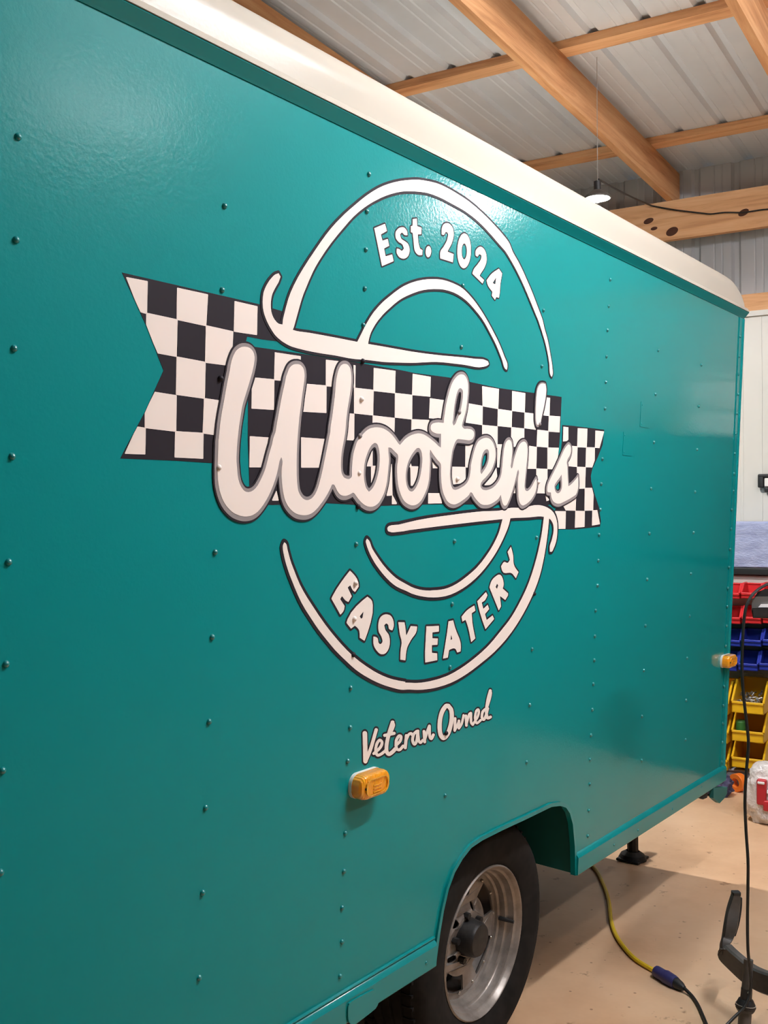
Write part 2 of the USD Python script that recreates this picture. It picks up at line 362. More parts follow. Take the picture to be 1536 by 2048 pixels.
# drip rail under the roof, bottom rail, corner trim
part('drip_rail', extr_x([(.002, ZT+.002), (-.002, ZT+.002), (-.005, ZT+.006), (-.020, ZT+.024), (-.019, ZT+.0265), (.002, ZT+.0265)], X0, X1+.004), TEALR, TR, smooth=False)
rail = lambda a, b: extr_x([(.010, ZB), (-.010, ZB), (-.012, ZB+.003), (-.012, ZS-.008), (-.009, ZS-.002), (-.002, ZS+.004), (.002, ZS+.006), (.010, ZS+.006)], a, b)
part('bottom_rail', rail(X0, AR[0][0]+.004), TEALR, TR, smooth=25)
part('bottom_rail', rail(AR[-1][0]-.006, X1), TEALR, TR, smooth=25)
part('rail_fin', extr_x([(-.002, ZS+.006), (-.006, ZS+.0075), (-.006, ZS+.010), (0, ZS+.011), (0, ZS+.006)], X0, AR[0][0]+.004), TEALR, TR, smooth=False)
q = [side(640+a/3.339, 1600+b/3.339) for a, b in [(150, 1378), (155, 1355), (175, 1330), (310, 1258), (332, 1262), (348, 1290), (352, 1340), (340, 1368), (320, 1390), (205, 1478), (180, 1485), (158, 1470), (150, 1440)]]
part('cover_plate', sheet(Polygon(catmull(q, 5, True)), -.010, -.0155), TEALR, TR, smooth=40)
part('corner_trim', cat([extr_y([(X1-.052, ZB), (X1-.018, ZB), (X1-.018, ZT), (X1-.052, ZT)], -.003, .002), cyl(.012, ZT-ZB-.002, [X1-.008, .004, (ZT+ZB)/2], n=20)]), TEALR, TR, smooth=40)
# roof
EC = [(X1+.006, ZT+.026), (X1+.006, ZT+.034)]
cx_, cz_, rx_, rz_ = X1-.22, ZT+.030, .226, .116
EC += [(cx_+rx_*max(0, math.cos(t))**.80, cz_+rz_*math.sin(t)**.80) for t in np.linspace(.08, math.pi/2, 18)]
def skirt_mesh():
    """roof cover: a face that leans back a little, rolled over its top edge and down the end"""
    zc = ZT + .026; up = catmull(np.array(EC), 3)[2:]
    up = np.vstack([up, [(x, cz_+rz_) for x in np.linspace(X1-.30, X0, 24)]])
    v, f = [], []; m_ = 9
    for (x, z) in up:                                  # one strip of the face per point of the outline, closed downwards
        H = z - zc
        for t_ in np.linspace(0, 1, m_):
            a = t_*math.pi/2; r = min(.05, H)
            zz = zc + (H - r)*min(1, t_*2) if t_ <= .5 else zc + H - r + r*math.sin((t_-.5)*math.pi)
            yy_ = -.008 + .004*(min(zz, zc+H-r)-zc)/.1 + (r*.9*(1-math.cos((t_-.5)*math.pi)) if t_ > .5 else 0)
            v.append((x, yy_, zz))
        v.append((x, TW+.008, z))
    k = m_+1
    for i in range(len(up)-1):
        for j in range(m_): f += [(i*k+j, (i+1)*k+j, (i+1)*k+j+1), (i*k+j, (i+1)*k+j+1, i*k+j+1)]
    return trimesh.Trimesh(np.array(v), f, process=False)
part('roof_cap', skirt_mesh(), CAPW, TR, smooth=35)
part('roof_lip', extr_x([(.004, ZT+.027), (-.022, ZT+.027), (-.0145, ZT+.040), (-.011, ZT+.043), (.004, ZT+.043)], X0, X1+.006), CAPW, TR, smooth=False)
# ------------------------------------------------------------------ the painted logo
T = {'a': (420, 680, 9.6), 'b': (420, 860, 9.6), 'c': (560, 680, 9.6), 'd': (560, 860, 9.6), 'e': (690, 830, 9.6), 'f': (800, 730, 9.6), 'g': (800, 840, 9.6),
     'h': (920, 850, 9.6), 'i': (1050, 750, 9.6), 'j': (1050, 880, 9.6), 'p': (220, 520, 3.7925), 'D': (420, 680, 3.84), 'q': (800, 720, 3.657),
     'k': (500, 340, 3.84), 'l': (820, 340, 3.84), 'm': (540, 1040, 5.12), 'n': (800, 1000, 4.5176), 'r': (640, 320, 4.8), 'v': (660, 1370, 4.2667), 'w': (800, 330, 3.6615), 'y': (1000, 500, 7.9333), 'x': (0, 0, 1.)}
def S(t, *nums):
    """traced points of one tile of the photograph -> points in metres on the trailer's side"""
    ox, oy, s = T[t]; return [side(ox+nums[i]/s, oy+nums[i+1]/s) for i in range(0, len(nums), 2)]
def smooth_poly(P, n=5, corner=62):
    """closed curve through the points, sharp where the outline turns sharply"""
    P = np.asarray(P, float); k = len(P); out = []; tan = np.zeros_like(P)
    for i in range(k):
        a, b = P[i]-P[i-1], P[(i+1) % k]-P[i]
        ang = abs(math.degrees(math.atan2(a[0]*b[1]-a[1]*b[0], a @ b)))
        if ang < corner:
            la, lb = np.linalg.norm(a)+1e-9, np.linalg.norm(b)+1e-9
            d = a/la*lb + b/lb*la; d /= np.linalg.norm(d)+1e-12; tan[i] = d
    for i in range(k):
        j = (i+1) % k; L = np.linalg.norm(P[j]-P[i])
        for t in np.linspace(0, 1, n, endpoint=False):
            h0, h1, h2, h3 = 2*t**3-3*t**2+1, t**3-2*t**2+t, -2*t**3+3*t**2, t**3-t**2
            out.append(h0*P[i] + h1*L*tan[i] + h2*P[j] + h3*L*tan[j])
    g = Polygon(out)
    return g if g.is_valid else g.buffer(0)
def strokes(t, *lists):
    """brush strokes: (half width in tile pixels, x, y, x, y, ...)"""
    out = []
    for hw, *nums in lists:
        ox, oy, s = T[t]; pts = catmull(np.array(nums, float).reshape(-1, 2), 6)
        out += [Polygon([(a[0]+hw*math.cos(w), a[1]+hw*math.sin(w)) for w in np.linspace(0, 2*math.pi, 14, endpoint=False)]).union(
                Polygon([(b[0]+hw*math.cos(w), b[1]+hw*math.sin(w)) for w in np.linspace(0, 2*math.pi, 14, endpoint=False)])).convex_hull for a, b in zip(pts[:-1], pts[1:])]
    g = unary_union(out)
    return unary_union([Polygon([side(ox+x/s, oy+y/s) for x, y in p.exterior.coords], [[side(ox+x/s, oy+y/s) for x, y in h.coords] for h in p.interiors]) for p in polys(g)]).buffer(0)
def simp(g): return g.simplify(.0002)
LAY = .0004
def paint(name, g, mat, parent, level, label=None, under=0):
    return part(name, sheet(simp(g), .0006 - LAY*under, -LAY*level), mat, parent, smooth=False, label=label)
zones = []                                            # what colour lies under each rivet, topmost last

# checkered ribbon
e_hole = smooth_poly(S('h', 475, 575, 505, 600, 495, 680, 430, 800, 420, 740, 440, 640))
tail_l = Polygon(S('p', 90, 95, 500, 190, 740, 245, 1120, 333) + S('x', 563, 622, 585, 640, 585, 686, 557, 683, 525, 679, 494, 673, 490, 690, 470, 720, 450, 800, 436, 860, 440, 926, 420, 926) + S('p', 490, 1522, 78, 1505, 110, 1440, 260, 1160, 405, 838, 270, 490))
mid = Polygon(S('x', 497, 692, 560, 701, 640, 713, 737, 729, 800, 740, 827, 745.6, 898, 755, 939, 763.7, 997, 776, 1122.9, 793.8, 1120.5, 864, 1117, 905, 1112, 960, 1110, 1008, 1080, 1012, 1030, 1011, 970, 1009, 882, 1008.5, 852, 1009, 767, 1011.5, 720, 1010, 654, 1006.5, 545, 1010, 500, 1008, 495.5, 880))
tail_r = Polygon(S('i', 715, 960, 900, 975, 1200, 1010, 1520, 1050) + S('j', 1490, 90, 1400, 320, 1290, 560, 1262, 690, 1270, 800, 1330, 1020, 1420, 1300, 1455, 1560, 1440, 1660, 1300, 1678, 960, 1715, 620, 1715, 560, 1560, 520, 1450, 600, 1300) + S('x', 1117, 1000, 1119, 930) + S('i', 705, 1300))
fm_l = [S('p', *x) for x in ((125, 135, 280, 165, 275, 405, 225, 390), (510, 215, 738, 265, 725, 497, 507, 450), (945, 316, 1114, 355, 1110, 565, 940, 540),
    (275, 405, 507, 455, 500, 730, 362, 705, 275, 500), (728, 500, 930, 545, 918, 800, 722, 775), (506, 737, 720, 777, 714, 1048, 501, 1018), (340, 1005, 500, 1030, 497, 1298, 265, 1270, 265, 1155),
    (714, 1052, 850, 1072, 850, 1332, 704, 1312), (205, 1268, 265, 1277, 262, 1470, 115, 1465), (495, 1302, 704, 1315, 702, 1503, 490, 1493))]
fm_m = [S(*x) for x in (('a', 868, 732, 1225, 765, 1215, 1332, 798, 1306, 803, 950), ('a', 1245, 245, 1730, 320, 1720, 800, 1232, 762), ('b', 767, 130, 1210, 160, 1205, 708, 757, 706),
    ('c', 430, 845, 882, 882, 880, 1392, 430, 1366), ('c', 882, 390, 1120, 415, 1120, 895, 880, 880), ('d', 405, 150, 900, 185, 900, 712, 405, 712), ('c', 1412, 490, 1440, 495, 1435, 920, 1416, 915),
    ('D', 1106, 370, 1253, 386, 1249, 576, 1106, 560), ('D', 1257, 218, 1421, 240, 1417, 407, 1254, 388), ('D', 1060, 567, 1105, 570, 1103, 768, 1050, 765), ('D', 1249, 582, 1415, 602, 1411, 765, 1247, 745),
    ('q', 92, 104, 221, 126, 218, 266, 88, 254), ('q', -37, 244, 87, 258, 85, 432, -38, 418), ('q', 218, 282, 330, 298, 325, 435, 212, 422), ('q', 84, 436, 210, 442, 205, 540, 82, 520),
    ('q', 600, 194, 721, 214, 716, 356, 603, 336), ('q', 500, 320, 602, 338, 600, 474, 480, 455), ('q', 819, 229, 914, 245, 910, 382, 818, 370), ('q', 715, 360, 817, 375, 814, 491, 712, 480),
    ('q', 910, 386, 990, 396, 990, 508, 908, 496), ('q', 600, 477, 711, 488, 710, 640, 600, 640), ('q', 813, 493, 907, 504, 905, 640, 811, 630), ('i', 400, 436, 474, 445, 465, 782, 350, 770),
    ('i', 455, 785, 667, 802, 656, 1097, 445, 1080), ('i', 235, 1055, 445, 1080, 440, 1387, 222, 1368), ('j', 78, 118, 220, 140, 210, 548, 20, 546), ('j', 430, 150, 642, 156, 600, 560, 428, 550),
    ('j', 215, 552, 425, 562, 422, 1020, 215, 1016), ('g', 1255, 485, 1420, 478, 1400, 905, 1252, 905), ('g', 1000, 905, 1250, 910, 1250, 1200, 1000, 1230), ('g', 541, 1410, 765, 1413, 795, 1592, 538, 1596),
    ('g', 197, 895, 340, 900, 300, 1270, 205, 1250), ('g', 190, 815, 215, 890, 195, 900, 160, 890), ('g', 620, 800, 720, 918, 628, 918), ('e', 520, 690, 520, 978, 410, 978), ('e', 498, 985, 595, 985, 500, 1300),
    ('e', 890, 950, 902, 1535, 800, 1545, 810, 1400), ('e', 902, 1540, 985, 1690, 980, 1702, 900, 1702), ('h', 715, 378, 800, 378, 780, 812, 712, 805), ('h', 692, 830, 705, 985, 640, 1140, 470, 1150, 600, 1000),
    ('h', 1052, 1160, 1080, 1300, 1010, 1300), ('b', 1268, 1180, 1305, 1345, 1195, 1345), ('j', 395, 1070, 460, 1150, 410, 1168))]
fm_r = [S(*x) for x in (('i', 735, 1000, 826, 1010, 826, 1235, 800, 1260, 728, 1270), ('i', 1010, 1028, 1192, 1036, 1180, 1387, 1000, 1382), ('i', 1350, 1073, 1512, 1090, 1425, 1397, 1342, 1392),
    ('j', 900, 120, 1002, 126, 995, 512, 830, 497, 800, 440), ('j', 1172, 144, 1336, 150, 1332, 390, 1285, 522, 1160, 516), ('j', 995, 520, 1160, 526, 1147, 926, 1000, 930), ('j', 1145, 925, 1281, 925, 1311, 1052, 1302, 1347, 1140, 1350),
    ('j', 700, 1200, 975, 1080, 966, 1350, 780, 1346), ('j', 578, 1370, 777, 1374, 770, 1697, 630, 1700), ('j', 964, 1365, 1142, 1370, 1136, 1662, 955, 1677), ('j', 1290, 1355, 1382, 1350, 1432, 1610, 1284, 1637))]
for base, sq, lab in ((tail_l, fm_l, 'left forked tail of the checkered ribbon'), (mid.difference(e_hole), fm_m, 'middle of the checkered ribbon behind the name'), (tail_r, fm_r, 'right forked tail of the checkered ribbon')):
    zones.append((base, BLACK))
    b = paint('ribbon', base, BLACK, TR, 1, label=lab)
    for s_ in sq:
        g = Polygon(s_).buffer(0).intersection(base.buffer(-.0015)).buffer(.0012)
        if g.is_empty: continue
        zones.append((g, CREAM)); paint('white_square', g, CREAM, b, 2, under=1)

# rings
arch_o = smooth_poly(S('k', 245, 1180, 265, 1080, 300, 960, 350, 850, 420, 730, 500, 610, 600, 470, 700, 360, 800, 270, 900, 190, 1000, 130, 1100, 95, 1220, 76)
    + S('w', 110, 107, 200, 118, 290, 143, 350, 172, 430, 219, 500, 266, 560, 315, 630, 380, 690, 442, 750, 510, 800, 580) + S('y', 190, 20, 280, 180, 350, 320, 420, 480, 490, 640, 560, 820, 620, 980, 670, 1120, 697, 1240) + S('l', 1050, 1290, 1075, 1420, 1090, 1520, 1092, 1570, 1085, 1590, 1075, 1575, 1065, 1480, 1043, 1360) + S('y', 640, 1240, 600, 1120, 550, 1000, 480, 830, 410, 660, 330, 480, 250, 320, 150, 140, 75, 20) + S('w', 730, 590, 670, 520, 610, 455, 540, 390, 460, 332, 380, 288, 290, 240, 200, 207, 100, 194)
    + S('k', 1180, 165, 1080, 185, 980, 225, 880, 285, 790, 360, 710, 450, 620, 560, 550, 660, 490, 760, 440, 870, 400, 970, 370, 1070, 345, 1160, 325, 1225, 300, 1260, 250, 1250))
bar_o = smooth_poly(S('k', 215, 793, 230, 820, 215, 862, 190, 905, 165, 960, 155, 1030, 162, 1100, 185, 1150, 215, 1180, 245, 1187, 325, 1228, 450, 1250, 600, 1277, 720, 1300, 820, 1320, 910, 1337, 1000, 1352, 1100, 1370)
    + S('l', 0, 1393, 200, 1420, 400, 1438, 500, 1450, 575, 1460, 598, 1476, 602, 1492, 590, 1502, 560, 1512, 400, 1495, 200, 1475, 0, 1482)
    + S('k', 1150, 1480, 1020, 1475, 900, 1460, 780, 1450, 650, 1425, 520, 1405, 400, 1380, 300, 1350, 240, 1315, 190, 1270, 150, 1210, 120, 1150, 100, 1090, 92, 1010, 100, 940, 125, 880, 160, 830, 190, 802))
arch_i = smooth_poly(S('k', 800, 1360, 820, 1320, 850, 1260, 890, 1180, 940, 1100, 1000, 1030, 1080, 960, 1180, 890, 1280, 852, 1380, 838, 1480, 845)
    + S('l', 307, 862, 400, 910, 470, 980, 530, 1060, 580, 1140, 630, 1230, 680, 1330, 720, 1430, 745, 1510, 740, 1535, 730, 1530, 700, 1450, 660, 1350, 610, 1250, 560, 1160, 500, 1080, 430, 1005, 350, 950, 260, 920, 180, 915, 80, 927, 0, 955)
    + S('k', 1150, 995, 1070, 1060, 1000, 1130, 950, 1200, 920, 1260, 905, 1320, 900, 1370))
upper = unary_union([arch_o, bar_o, arch_i]).buffer(0)
low_o = smooth_poly(S('m', 140, 228, 126, 260, 130, 330, 150, 420, 180, 520, 230, 650, 280, 770, 340, 890, 410, 1000, 490, 1120, 570, 1222, 660, 1330, 760, 1430, 870, 1530, 990, 1610, 1110, 1670, 1230, 1712, 1360, 1738)
    + S('n', 60, 1712, 170, 1715, 340, 1690, 480, 1640, 600, 1570, 720, 1480, 850, 1370, 960, 1250, 1060, 1110, 1140, 970, 1210, 820, 1265, 660, 1300, 500, 1325, 340, 1340, 200, 1345, 140, 1297, 140, 1275, 310, 1245, 460, 1205, 610, 1150, 770, 1080, 920, 1000, 1060, 900, 1190, 800, 1310, 680, 1420, 560, 1510, 440, 1580, 300, 1628, 150, 1652, 40, 1648)
    + S('m', 1380, 1655, 1250, 1630, 1120, 1580, 1000, 1510, 890, 1430, 780, 1330, 680, 1220, 590, 1110, 510, 1000, 430, 880, 360, 770, 300, 660, 250, 540, 205, 420, 175, 310, 155, 238))
bar_l = smooth_poly(S('m', 1196, 85, 1205, 68, 1230, 56, 1300, 48, 1420, 30) + S('n', 0, 217, 150, 182, 300, 156, 450, 136, 600, 116, 750, 101, 900, 94, 1000, 70, 1060, 70, 1120, 70, 1180, 52, 1220, 45, 1280, 50, 1340, 75, 1380, 110, 1402, 150, 1416, 210, 1417, 290, 1407, 370, 1387, 430, 1368, 466, 1350, 466, 1348, 430, 1370, 350, 1383, 280, 1380, 225, 1362, 185, 1340, 165, 1297, 152, 1150, 158, 990, 165, 900, 175, 750, 190, 600, 207, 450, 225, 300, 243, 150, 262, 0, 282)
    + S('m', 1420, 106, 1300, 122, 1225, 122, 1200, 108))
low_i = smooth_poly(S('m', 988, 190, 976, 215, 985, 260, 1010, 330, 1050, 410, 1110, 500, 1180, 585, 1260, 660, 1350, 710) + S('n', 30, 812, 100, 845, 200, 872, 320, 880, 430, 862, 540, 812, 640, 742, 730, 655, 810, 555, 880, 445, 935, 335, 980, 220, 1000, 130, 935, 130, 920, 180, 890, 290, 840, 400, 770, 510, 690, 610, 600, 690, 510, 755, 410, 800, 310, 815, 210, 815, 110, 790, 30, 747)
    + S('m', 1300, 605, 1220, 535, 1150, 455, 1090, 370, 1040, 290, 1005, 205))
lower = unary_union([low_o, bar_l, low_i]).buffer(0)
for nm, g, lab in (('upper_emblem', upper, 'cream swoosh with two arches above the name'), ('lower_emblem', lower, 'cream swoosh with two arcs below the name')):
    out = g.buffer(.0052 if nm == 'upper_emblem' else .0070)
    zones += [(out, BLACK), (g, CREAM)]
    e_ = paint(nm, g, CREAM, TR, 4, label=lab, under=3); paint('outline', out, BLACK, e_, 3, label='black outline')

# the name
W_out = (S('a', 480, 210, 560, 147, 660, 130, 750, 160, 810, 230, 835, 330, 825, 450, 790, 620, 745, 780, 700, 930, 650, 1090, 600, 1260, 570, 1440, 540, 1620)
  + S('b', 520, 72, 498, 300, 490, 450, 488, 600, 500, 750, 515, 900, 545, 1020, 590, 1110, 645, 1172, 720, 1192, 800, 1165, 870, 1100, 930, 1000, 980, 900, 1030, 780, 1080, 600, 1120, 440, 1170, 270, 1200, 130)
  + S('a', 1228, 1790, 1262, 1600, 1300, 1400, 1335, 1200, 1375, 1000, 1420, 800) + S('c', 95, 700, 125, 620, 160, 540, 220, 482, 300, 462, 380, 485, 430, 550, 450, 650, 445, 780, 420, 950, 395, 1130, 375, 1300, 350, 1480, 335, 1650)
  + S('d', 320, 102, 308, 300, 301, 500, 299, 700, 302, 900, 312, 1050, 335, 1180, 375, 1262, 430, 1322, 500, 1345, 570, 1325, 630, 1270, 680, 1180, 720, 1070, 750, 960, 785, 820, 820, 650, 855, 480, 890, 300, 920, 150, 945, 30)
  + S('c', 950, 1680, 985, 1450, 1010, 1250, 1035, 1050, 1050, 850, 1075, 680, 1110, 560, 1160, 482, 1220, 458, 1280, 477, 1325, 540, 1345, 640, 1350, 780, 1335, 950, 1305, 1150, 1275, 1330, 1250, 1550, 1235, 1750)
  + S('d', 1215, 150, 1190, 280, 1165, 420, 1150, 600, 1150, 720, 1165, 830, 1200, 900, 1260, 935, 1320, 935, 1355, 900, 1360, 800, 1365, 680, 1375, 560, 1395, 430, 1425, 330, 1460, 230)
  + S('e', 240, 475, 300, 400, 380, 312, 450, 264, 530, 240, 640, 240, 740, 270, 830, 330, 900, 400, 960, 480, 1000, 540, 1035, 578, 1070, 540, 1130, 470, 1210, 410, 1300, 370)
  + S('g', 344, 256, 430, 275, 510, 320, 590, 380, 660, 440, 720, 500, 765, 530, 768, 400, 768, 264, 690, 262, 640, 245, 590, 210, 570, 160, 575, 110, 600, 75, 650, 56, 720, 46, 790, 54, 820, 55)
  + S('f', 830, 1000, 845, 900, 860, 800, 880, 700, 905, 600, 940, 470, 980, 360, 1040, 260, 1100, 200, 1165, 180, 1220, 200, 1260, 260, 1285, 360, 1287, 480, 1275, 640, 1260, 780, 1240, 900, 1210, 1010, 1180, 1110, 1172, 1170, 1190, 1205, 1290, 1225, 1370, 1250, 1400, 1290, 1402, 1350, 1380, 1412, 1340, 1440, 1240, 1440, 1140, 1427, 1078, 1430, 1040, 1480, 1010, 1560, 985, 1640, 970, 1740)
  + S('g', 955, 800, 942, 950, 938, 1060, 950, 1180, 965, 1260, 992, 1320, 1030, 1340, 1090, 1330, 1170, 1290, 1240, 1240, 1290, 1170, 1320, 1080, 1335, 980, 1345, 860, 1370, 740, 1400, 620, 1440, 500)
  + S('h', 338, 314, 390, 275, 450, 250, 510, 248, 570, 280, 620, 350, 650, 440, 662, 560, 650, 680, 620, 780, 580, 870, 530, 940, 470, 1010, 410, 1070, 380, 1125, 377, 1180, 402, 1227, 460, 1250, 540, 1240, 620, 1200, 690, 1130, 740, 1050, 770, 970, 788, 850, 800, 720, 815, 560, 835, 420, 860, 340, 900, 292, 935, 285, 965, 320, 980, 400, 985, 500, 975, 620, 965, 720, 955, 790, 965, 832, 980, 828, 1000, 760, 1020, 660, 1050, 560, 1090, 450, 1130, 370, 1180, 327, 1225, 320, 1260, 360, 1275, 440, 1275, 560, 1265, 700, 1250, 850, 1235, 1000, 1225, 1110, 1222, 1190, 1235, 1245, 1270, 1268, 1320, 1240, 1370, 1170, 1410, 1090, 1445, 1030, 1457, 1100, 1450, 1200, 1425, 1300, 1370, 1400, 1300, 1480, 1230, 1530, 1180, 1545, 1140, 1510, 1110, 1420, 1100, 1300, 1095, 1150, 1100, 1000, 1113, 900, 1103, 852, 1085, 885, 1060, 990, 1030, 1110, 990, 1250, 950, 1370, 910, 1470, 870, 1540, 840, 1550, 800, 1500, 780, 1420, 765, 1338, 730, 1400, 650, 1470, 560, 1520, 470, 1535, 390, 1520, 310, 1450, 250, 1370, 210, 1300, 190, 1290, 150, 1345, 80, 1410)
  + S('g', 1200, 1530, 1110, 1590, 1030, 1620, 960, 1610, 890, 1560, 840, 1470, 800, 1360, 780, 1230, 770, 1100, 768, 980, 765, 860, 690, 760, 610, 650, 560, 570, 552, 640, 556, 760, 552, 900, 545, 1030, 530, 1180, 495, 1320, 450, 1430, 390, 1540, 310, 1615, 220, 1640, 130, 1610)
  + S('e', 1106, 1636, 1065, 1560, 1030, 1470, 1005, 1370, 990, 1260, 980, 1100, 985, 950, 1000, 850, 1000, 790, 930, 702, 850, 628, 812, 625, 814, 720, 825, 850, 815, 1000, 800, 1150, 785, 1280, 760, 1400, 725, 1510, 680, 1600, 630, 1680, 560, 1740, 480, 1765, 400, 1750, 320, 1700, 250, 1630, 190, 1550, 140, 1492, 80, 1520)
  + S('d', 1248, 1262, 1190, 1262, 1130, 1235, 1090, 1190, 1050, 1110, 1010, 1045, 985, 1045, 950, 1110, 900, 1210, 840, 1310, 770, 1410, 690, 1510, 600, 1590, 510, 1630, 400, 1635, 290, 1605, 200, 1540, 120, 1440, 70, 1330, 40, 1200, 20, 1050, 10, 900, 12, 750, 25, 600)
  + S('b', 1350, 520, 1320, 580, 1290, 720, 1260, 850, 1230, 950, 1180, 1090, 1120, 1230, 1050, 1360, 970, 1480, 880, 1580, 780, 1640, 660, 1660, 540, 1640, 430, 1590, 330, 1500, 250, 1390, 190, 1250, 150, 1100, 130, 950, 125, 800, 128, 600, 135, 400, 140, 200)
  + S('a', 157, 1778, 165, 1680, 190, 1480, 225, 1280, 260, 1100, 290, 920, 320, 760, 355, 600, 380, 450, 420, 320))
holes = [S('e', 510, 560, 450, 640, 400, 760, 365, 880, 345, 1020, 340, 1160, 355, 1290, 385, 1400, 440, 1475, 500, 1420, 560, 1310, 600, 1190, 630, 1050, 645, 900, 645, 760, 630, 650, 595, 557, 550, 537),
         S('g', 310, 540, 250, 600, 190, 690, 140, 800, 105, 930, 90, 1060, 95, 1180, 120, 1290, 165, 1360, 220, 1370, 280, 1310, 330, 1210, 365, 1100, 390, 960, 405, 830, 405, 690, 385, 590, 350, 540),
         S('f', 1110, 460, 1080, 520, 1050, 640, 1025, 780, 1010, 920, 1000, 1040, 990, 1110, 1010, 1165, 1045, 1130, 1080, 1040, 1115, 960, 1150, 850, 1175, 720, 1190, 580, 1185, 490, 1150, 447),
         S('h', 490, 465, 430, 520, 400, 610, 380, 720, 375, 830, 375, 910, 395, 945, 440, 880, 490, 800, 525, 700, 540, 590, 535, 500, 515, 468)]
word = smooth_poly(W_out)
for h in holes: word = word.difference(smooth_poly(h))
ess = smooth_poly(S('j', 830, 85, 860, 130, 865, 210, 840, 300, 800, 370, 785, 430, 795, 500, 800, 620, 805, 760, 815, 890, 860, 860, 930, 790, 980, 730, 1000, 700, 1005, 800, 1000, 930, 970, 1030, 900, 1090, 800, 1150, 720, 1190, 650, 1220, 580, 1215, 520, 1170, 490, 1100, 480, 1005, 440, 1005, 415, 990, 410, 930, 425, 850, 460, 770, 520, 650, 580, 530, 630, 420, 680, 310, 730, 200, 780, 120)).difference(
      smooth_poly(S('j', 685, 660, 650, 720, 590, 800, 550, 880, 555, 950, 585, 1010, 630, 1020, 670, 980, 690, 920, 695, 830, 690, 740)))
apo = smooth_poly(S('i', 330, 165, 375, 180, 388, 260, 380, 400, 355, 560, 325, 700, 295, 830, 275, 920, 240, 960, 215, 950, 195, 880, 190, 740, 195, 560, 205, 400, 225, 270, 265, 190))
for nm, g, gw, bw, lab in (('name_script', word, .0066, .0034, 'large cream script letters of the name'), ('letter', ess, .0066, .0032, 'cream script letter s ending the name'), ('apostrophe', apo, .0035, .0050, 'cream apostrophe in the name')):
    grey = g.buffer(gw); blk = g.buffer(gw+bw)
    grey = unary_union([grey, affinity.translate(grey, -.0008, -.0022)]); blk = unary_union([blk, affinity.translate(blk, -.0008, -.0026)])
    zones += [(blk, BLACK), (grey, GREYP), (g, CREAM)]
    w = paint(nm, g, CREAM, TR, 7, label=lab, under=6)
    paint('grey_shade', grey, GREYP, w, 6, label='grey shading band', under=5); paint('outline', blk, BLACK, w, 5, label='black outline')

# small lettering
L = []
def letter(tile, pts, hole=None, corner=50):
    g = smooth_poly(S(tile, *pts), corner=corner)
    g = g.buffer(.0012).buffer(-.0012).buffer(-.001).buffer(.001)
    if hole: g = g.difference(smooth_poly(S(tile, *hole), corner=corner))
    L.append(g)
def ell(cx, cy, rx, ry, tilt=0, n=16):
    out = []
    for a in np.linspace(0, 2*math.pi, n, endpoint=False):
        x, y = rx*math.cos(a), ry*math.sin(a); out += [cx+x*math.cos(tilt)-y*math.sin(tilt), cy+x*math.sin(tilt)+y*math.cos(tilt)]
    return out
letter('r', (518, 655, 622, 612, 640, 683, 582, 715, 597, 775, 648, 757, 662, 825, 612, 850, 628, 925, 690, 905, 705, 972, 592, 1020))
letter('r', (722, 700, 742, 665, 775, 646, 815, 656, 835, 690, 838, 722, 808, 720, 785, 697, 766, 715, 775, 750, 810, 778, 845, 810, 858, 855, 850, 910, 820, 943, 780, 945, 747, 920, 732, 885, 735, 850, 760, 856, 783, 872, 803, 850, 790, 815, 750, 785, 724, 745), corner=80)
letter('r', (887, 567, 928, 562, 930, 635, 973, 650, 970, 713, 937, 715, 942, 790, 957, 850, 983, 866, 979, 913, 935, 908, 907, 870, 897, 800, 887, 700, 869, 693, 869, 637, 886, 630))
letter('r', ell(1038, 880, 27, 54, .05), corner=90)
letter('r', (1165, 670, 1176, 630, 1205, 606, 1245, 616, 1275, 660, 1281, 720, 1266, 790, 1237, 850, 1220, 880, 1281, 903, 1273, 983, 1151, 945, 1151, 890, 1186, 830, 1215, 775, 1229, 720, 1220, 697, 1205, 692, 1187, 720, 1166, 715))
letter('r', ell(1381, 872, 66, 168, .02), ell(1382, 878, 25, 76, .0), corner=90)
letter('l', (500, 630, 515, 602, 545, 590, 578, 628, 587, 690, 570, 750, 545, 790, 532, 812, 568, 845, 555, 873, 476, 795, 487, 765, 521, 720, 544, 680, 547, 657, 530, 647, 517, 665, 501, 656))
letter('l', (681, 758, 706, 795, 690, 900, 689, 930, 681, 983, 661, 975, 651, 998, 626, 965, 631, 935, 591, 872, 586, 848, 620, 802), (660, 825, 653, 878, 633, 868))
letter('m', (815, 518, 902, 640, 906, 682, 868, 738, 848, 722, 820, 668, 792, 690, 835, 780, 800, 840, 775, 827, 735, 778, 716, 810, 762, 880, 755, 920, 718, 970, 626, 805, 640, 775))
letter('m', (995, 785, 1043, 833, 1050, 870, 965, 1238, 916, 1205, 910, 1130, 866, 1082, 826, 1113, 780, 1052, 792, 1015), (955, 937, 945, 1000, 930, 1012, 916, 985))
letter('m', (1190, 965, 1240, 987, 1263, 1040, 1264, 1090, 1250, 1130, 1215, 1112, 1205, 1070, 1186, 1060, 1167, 1077, 1177, 1120, 1215, 1180, 1225, 1240, 1215, 1310, 1185, 1360, 1140, 1375, 1092, 1340, 1057, 1270, 1056, 1192, 1100, 1212, 1110, 1258, 1130, 1270, 1148, 1250, 1140, 1200, 1110, 1140, 1106, 1070, 1120, 1010, 1150, 976), corner=80)
letter('m', (1311, 1045, 1375, 1046, 1384, 1100, 1392, 1187, 1440, 1084, 1504, 1090, 1500, 1130, 1440, 1230, 1401, 1310, 1384, 1438, 1331, 1430, 1335, 1330, 1345, 1260, 1325, 1160))
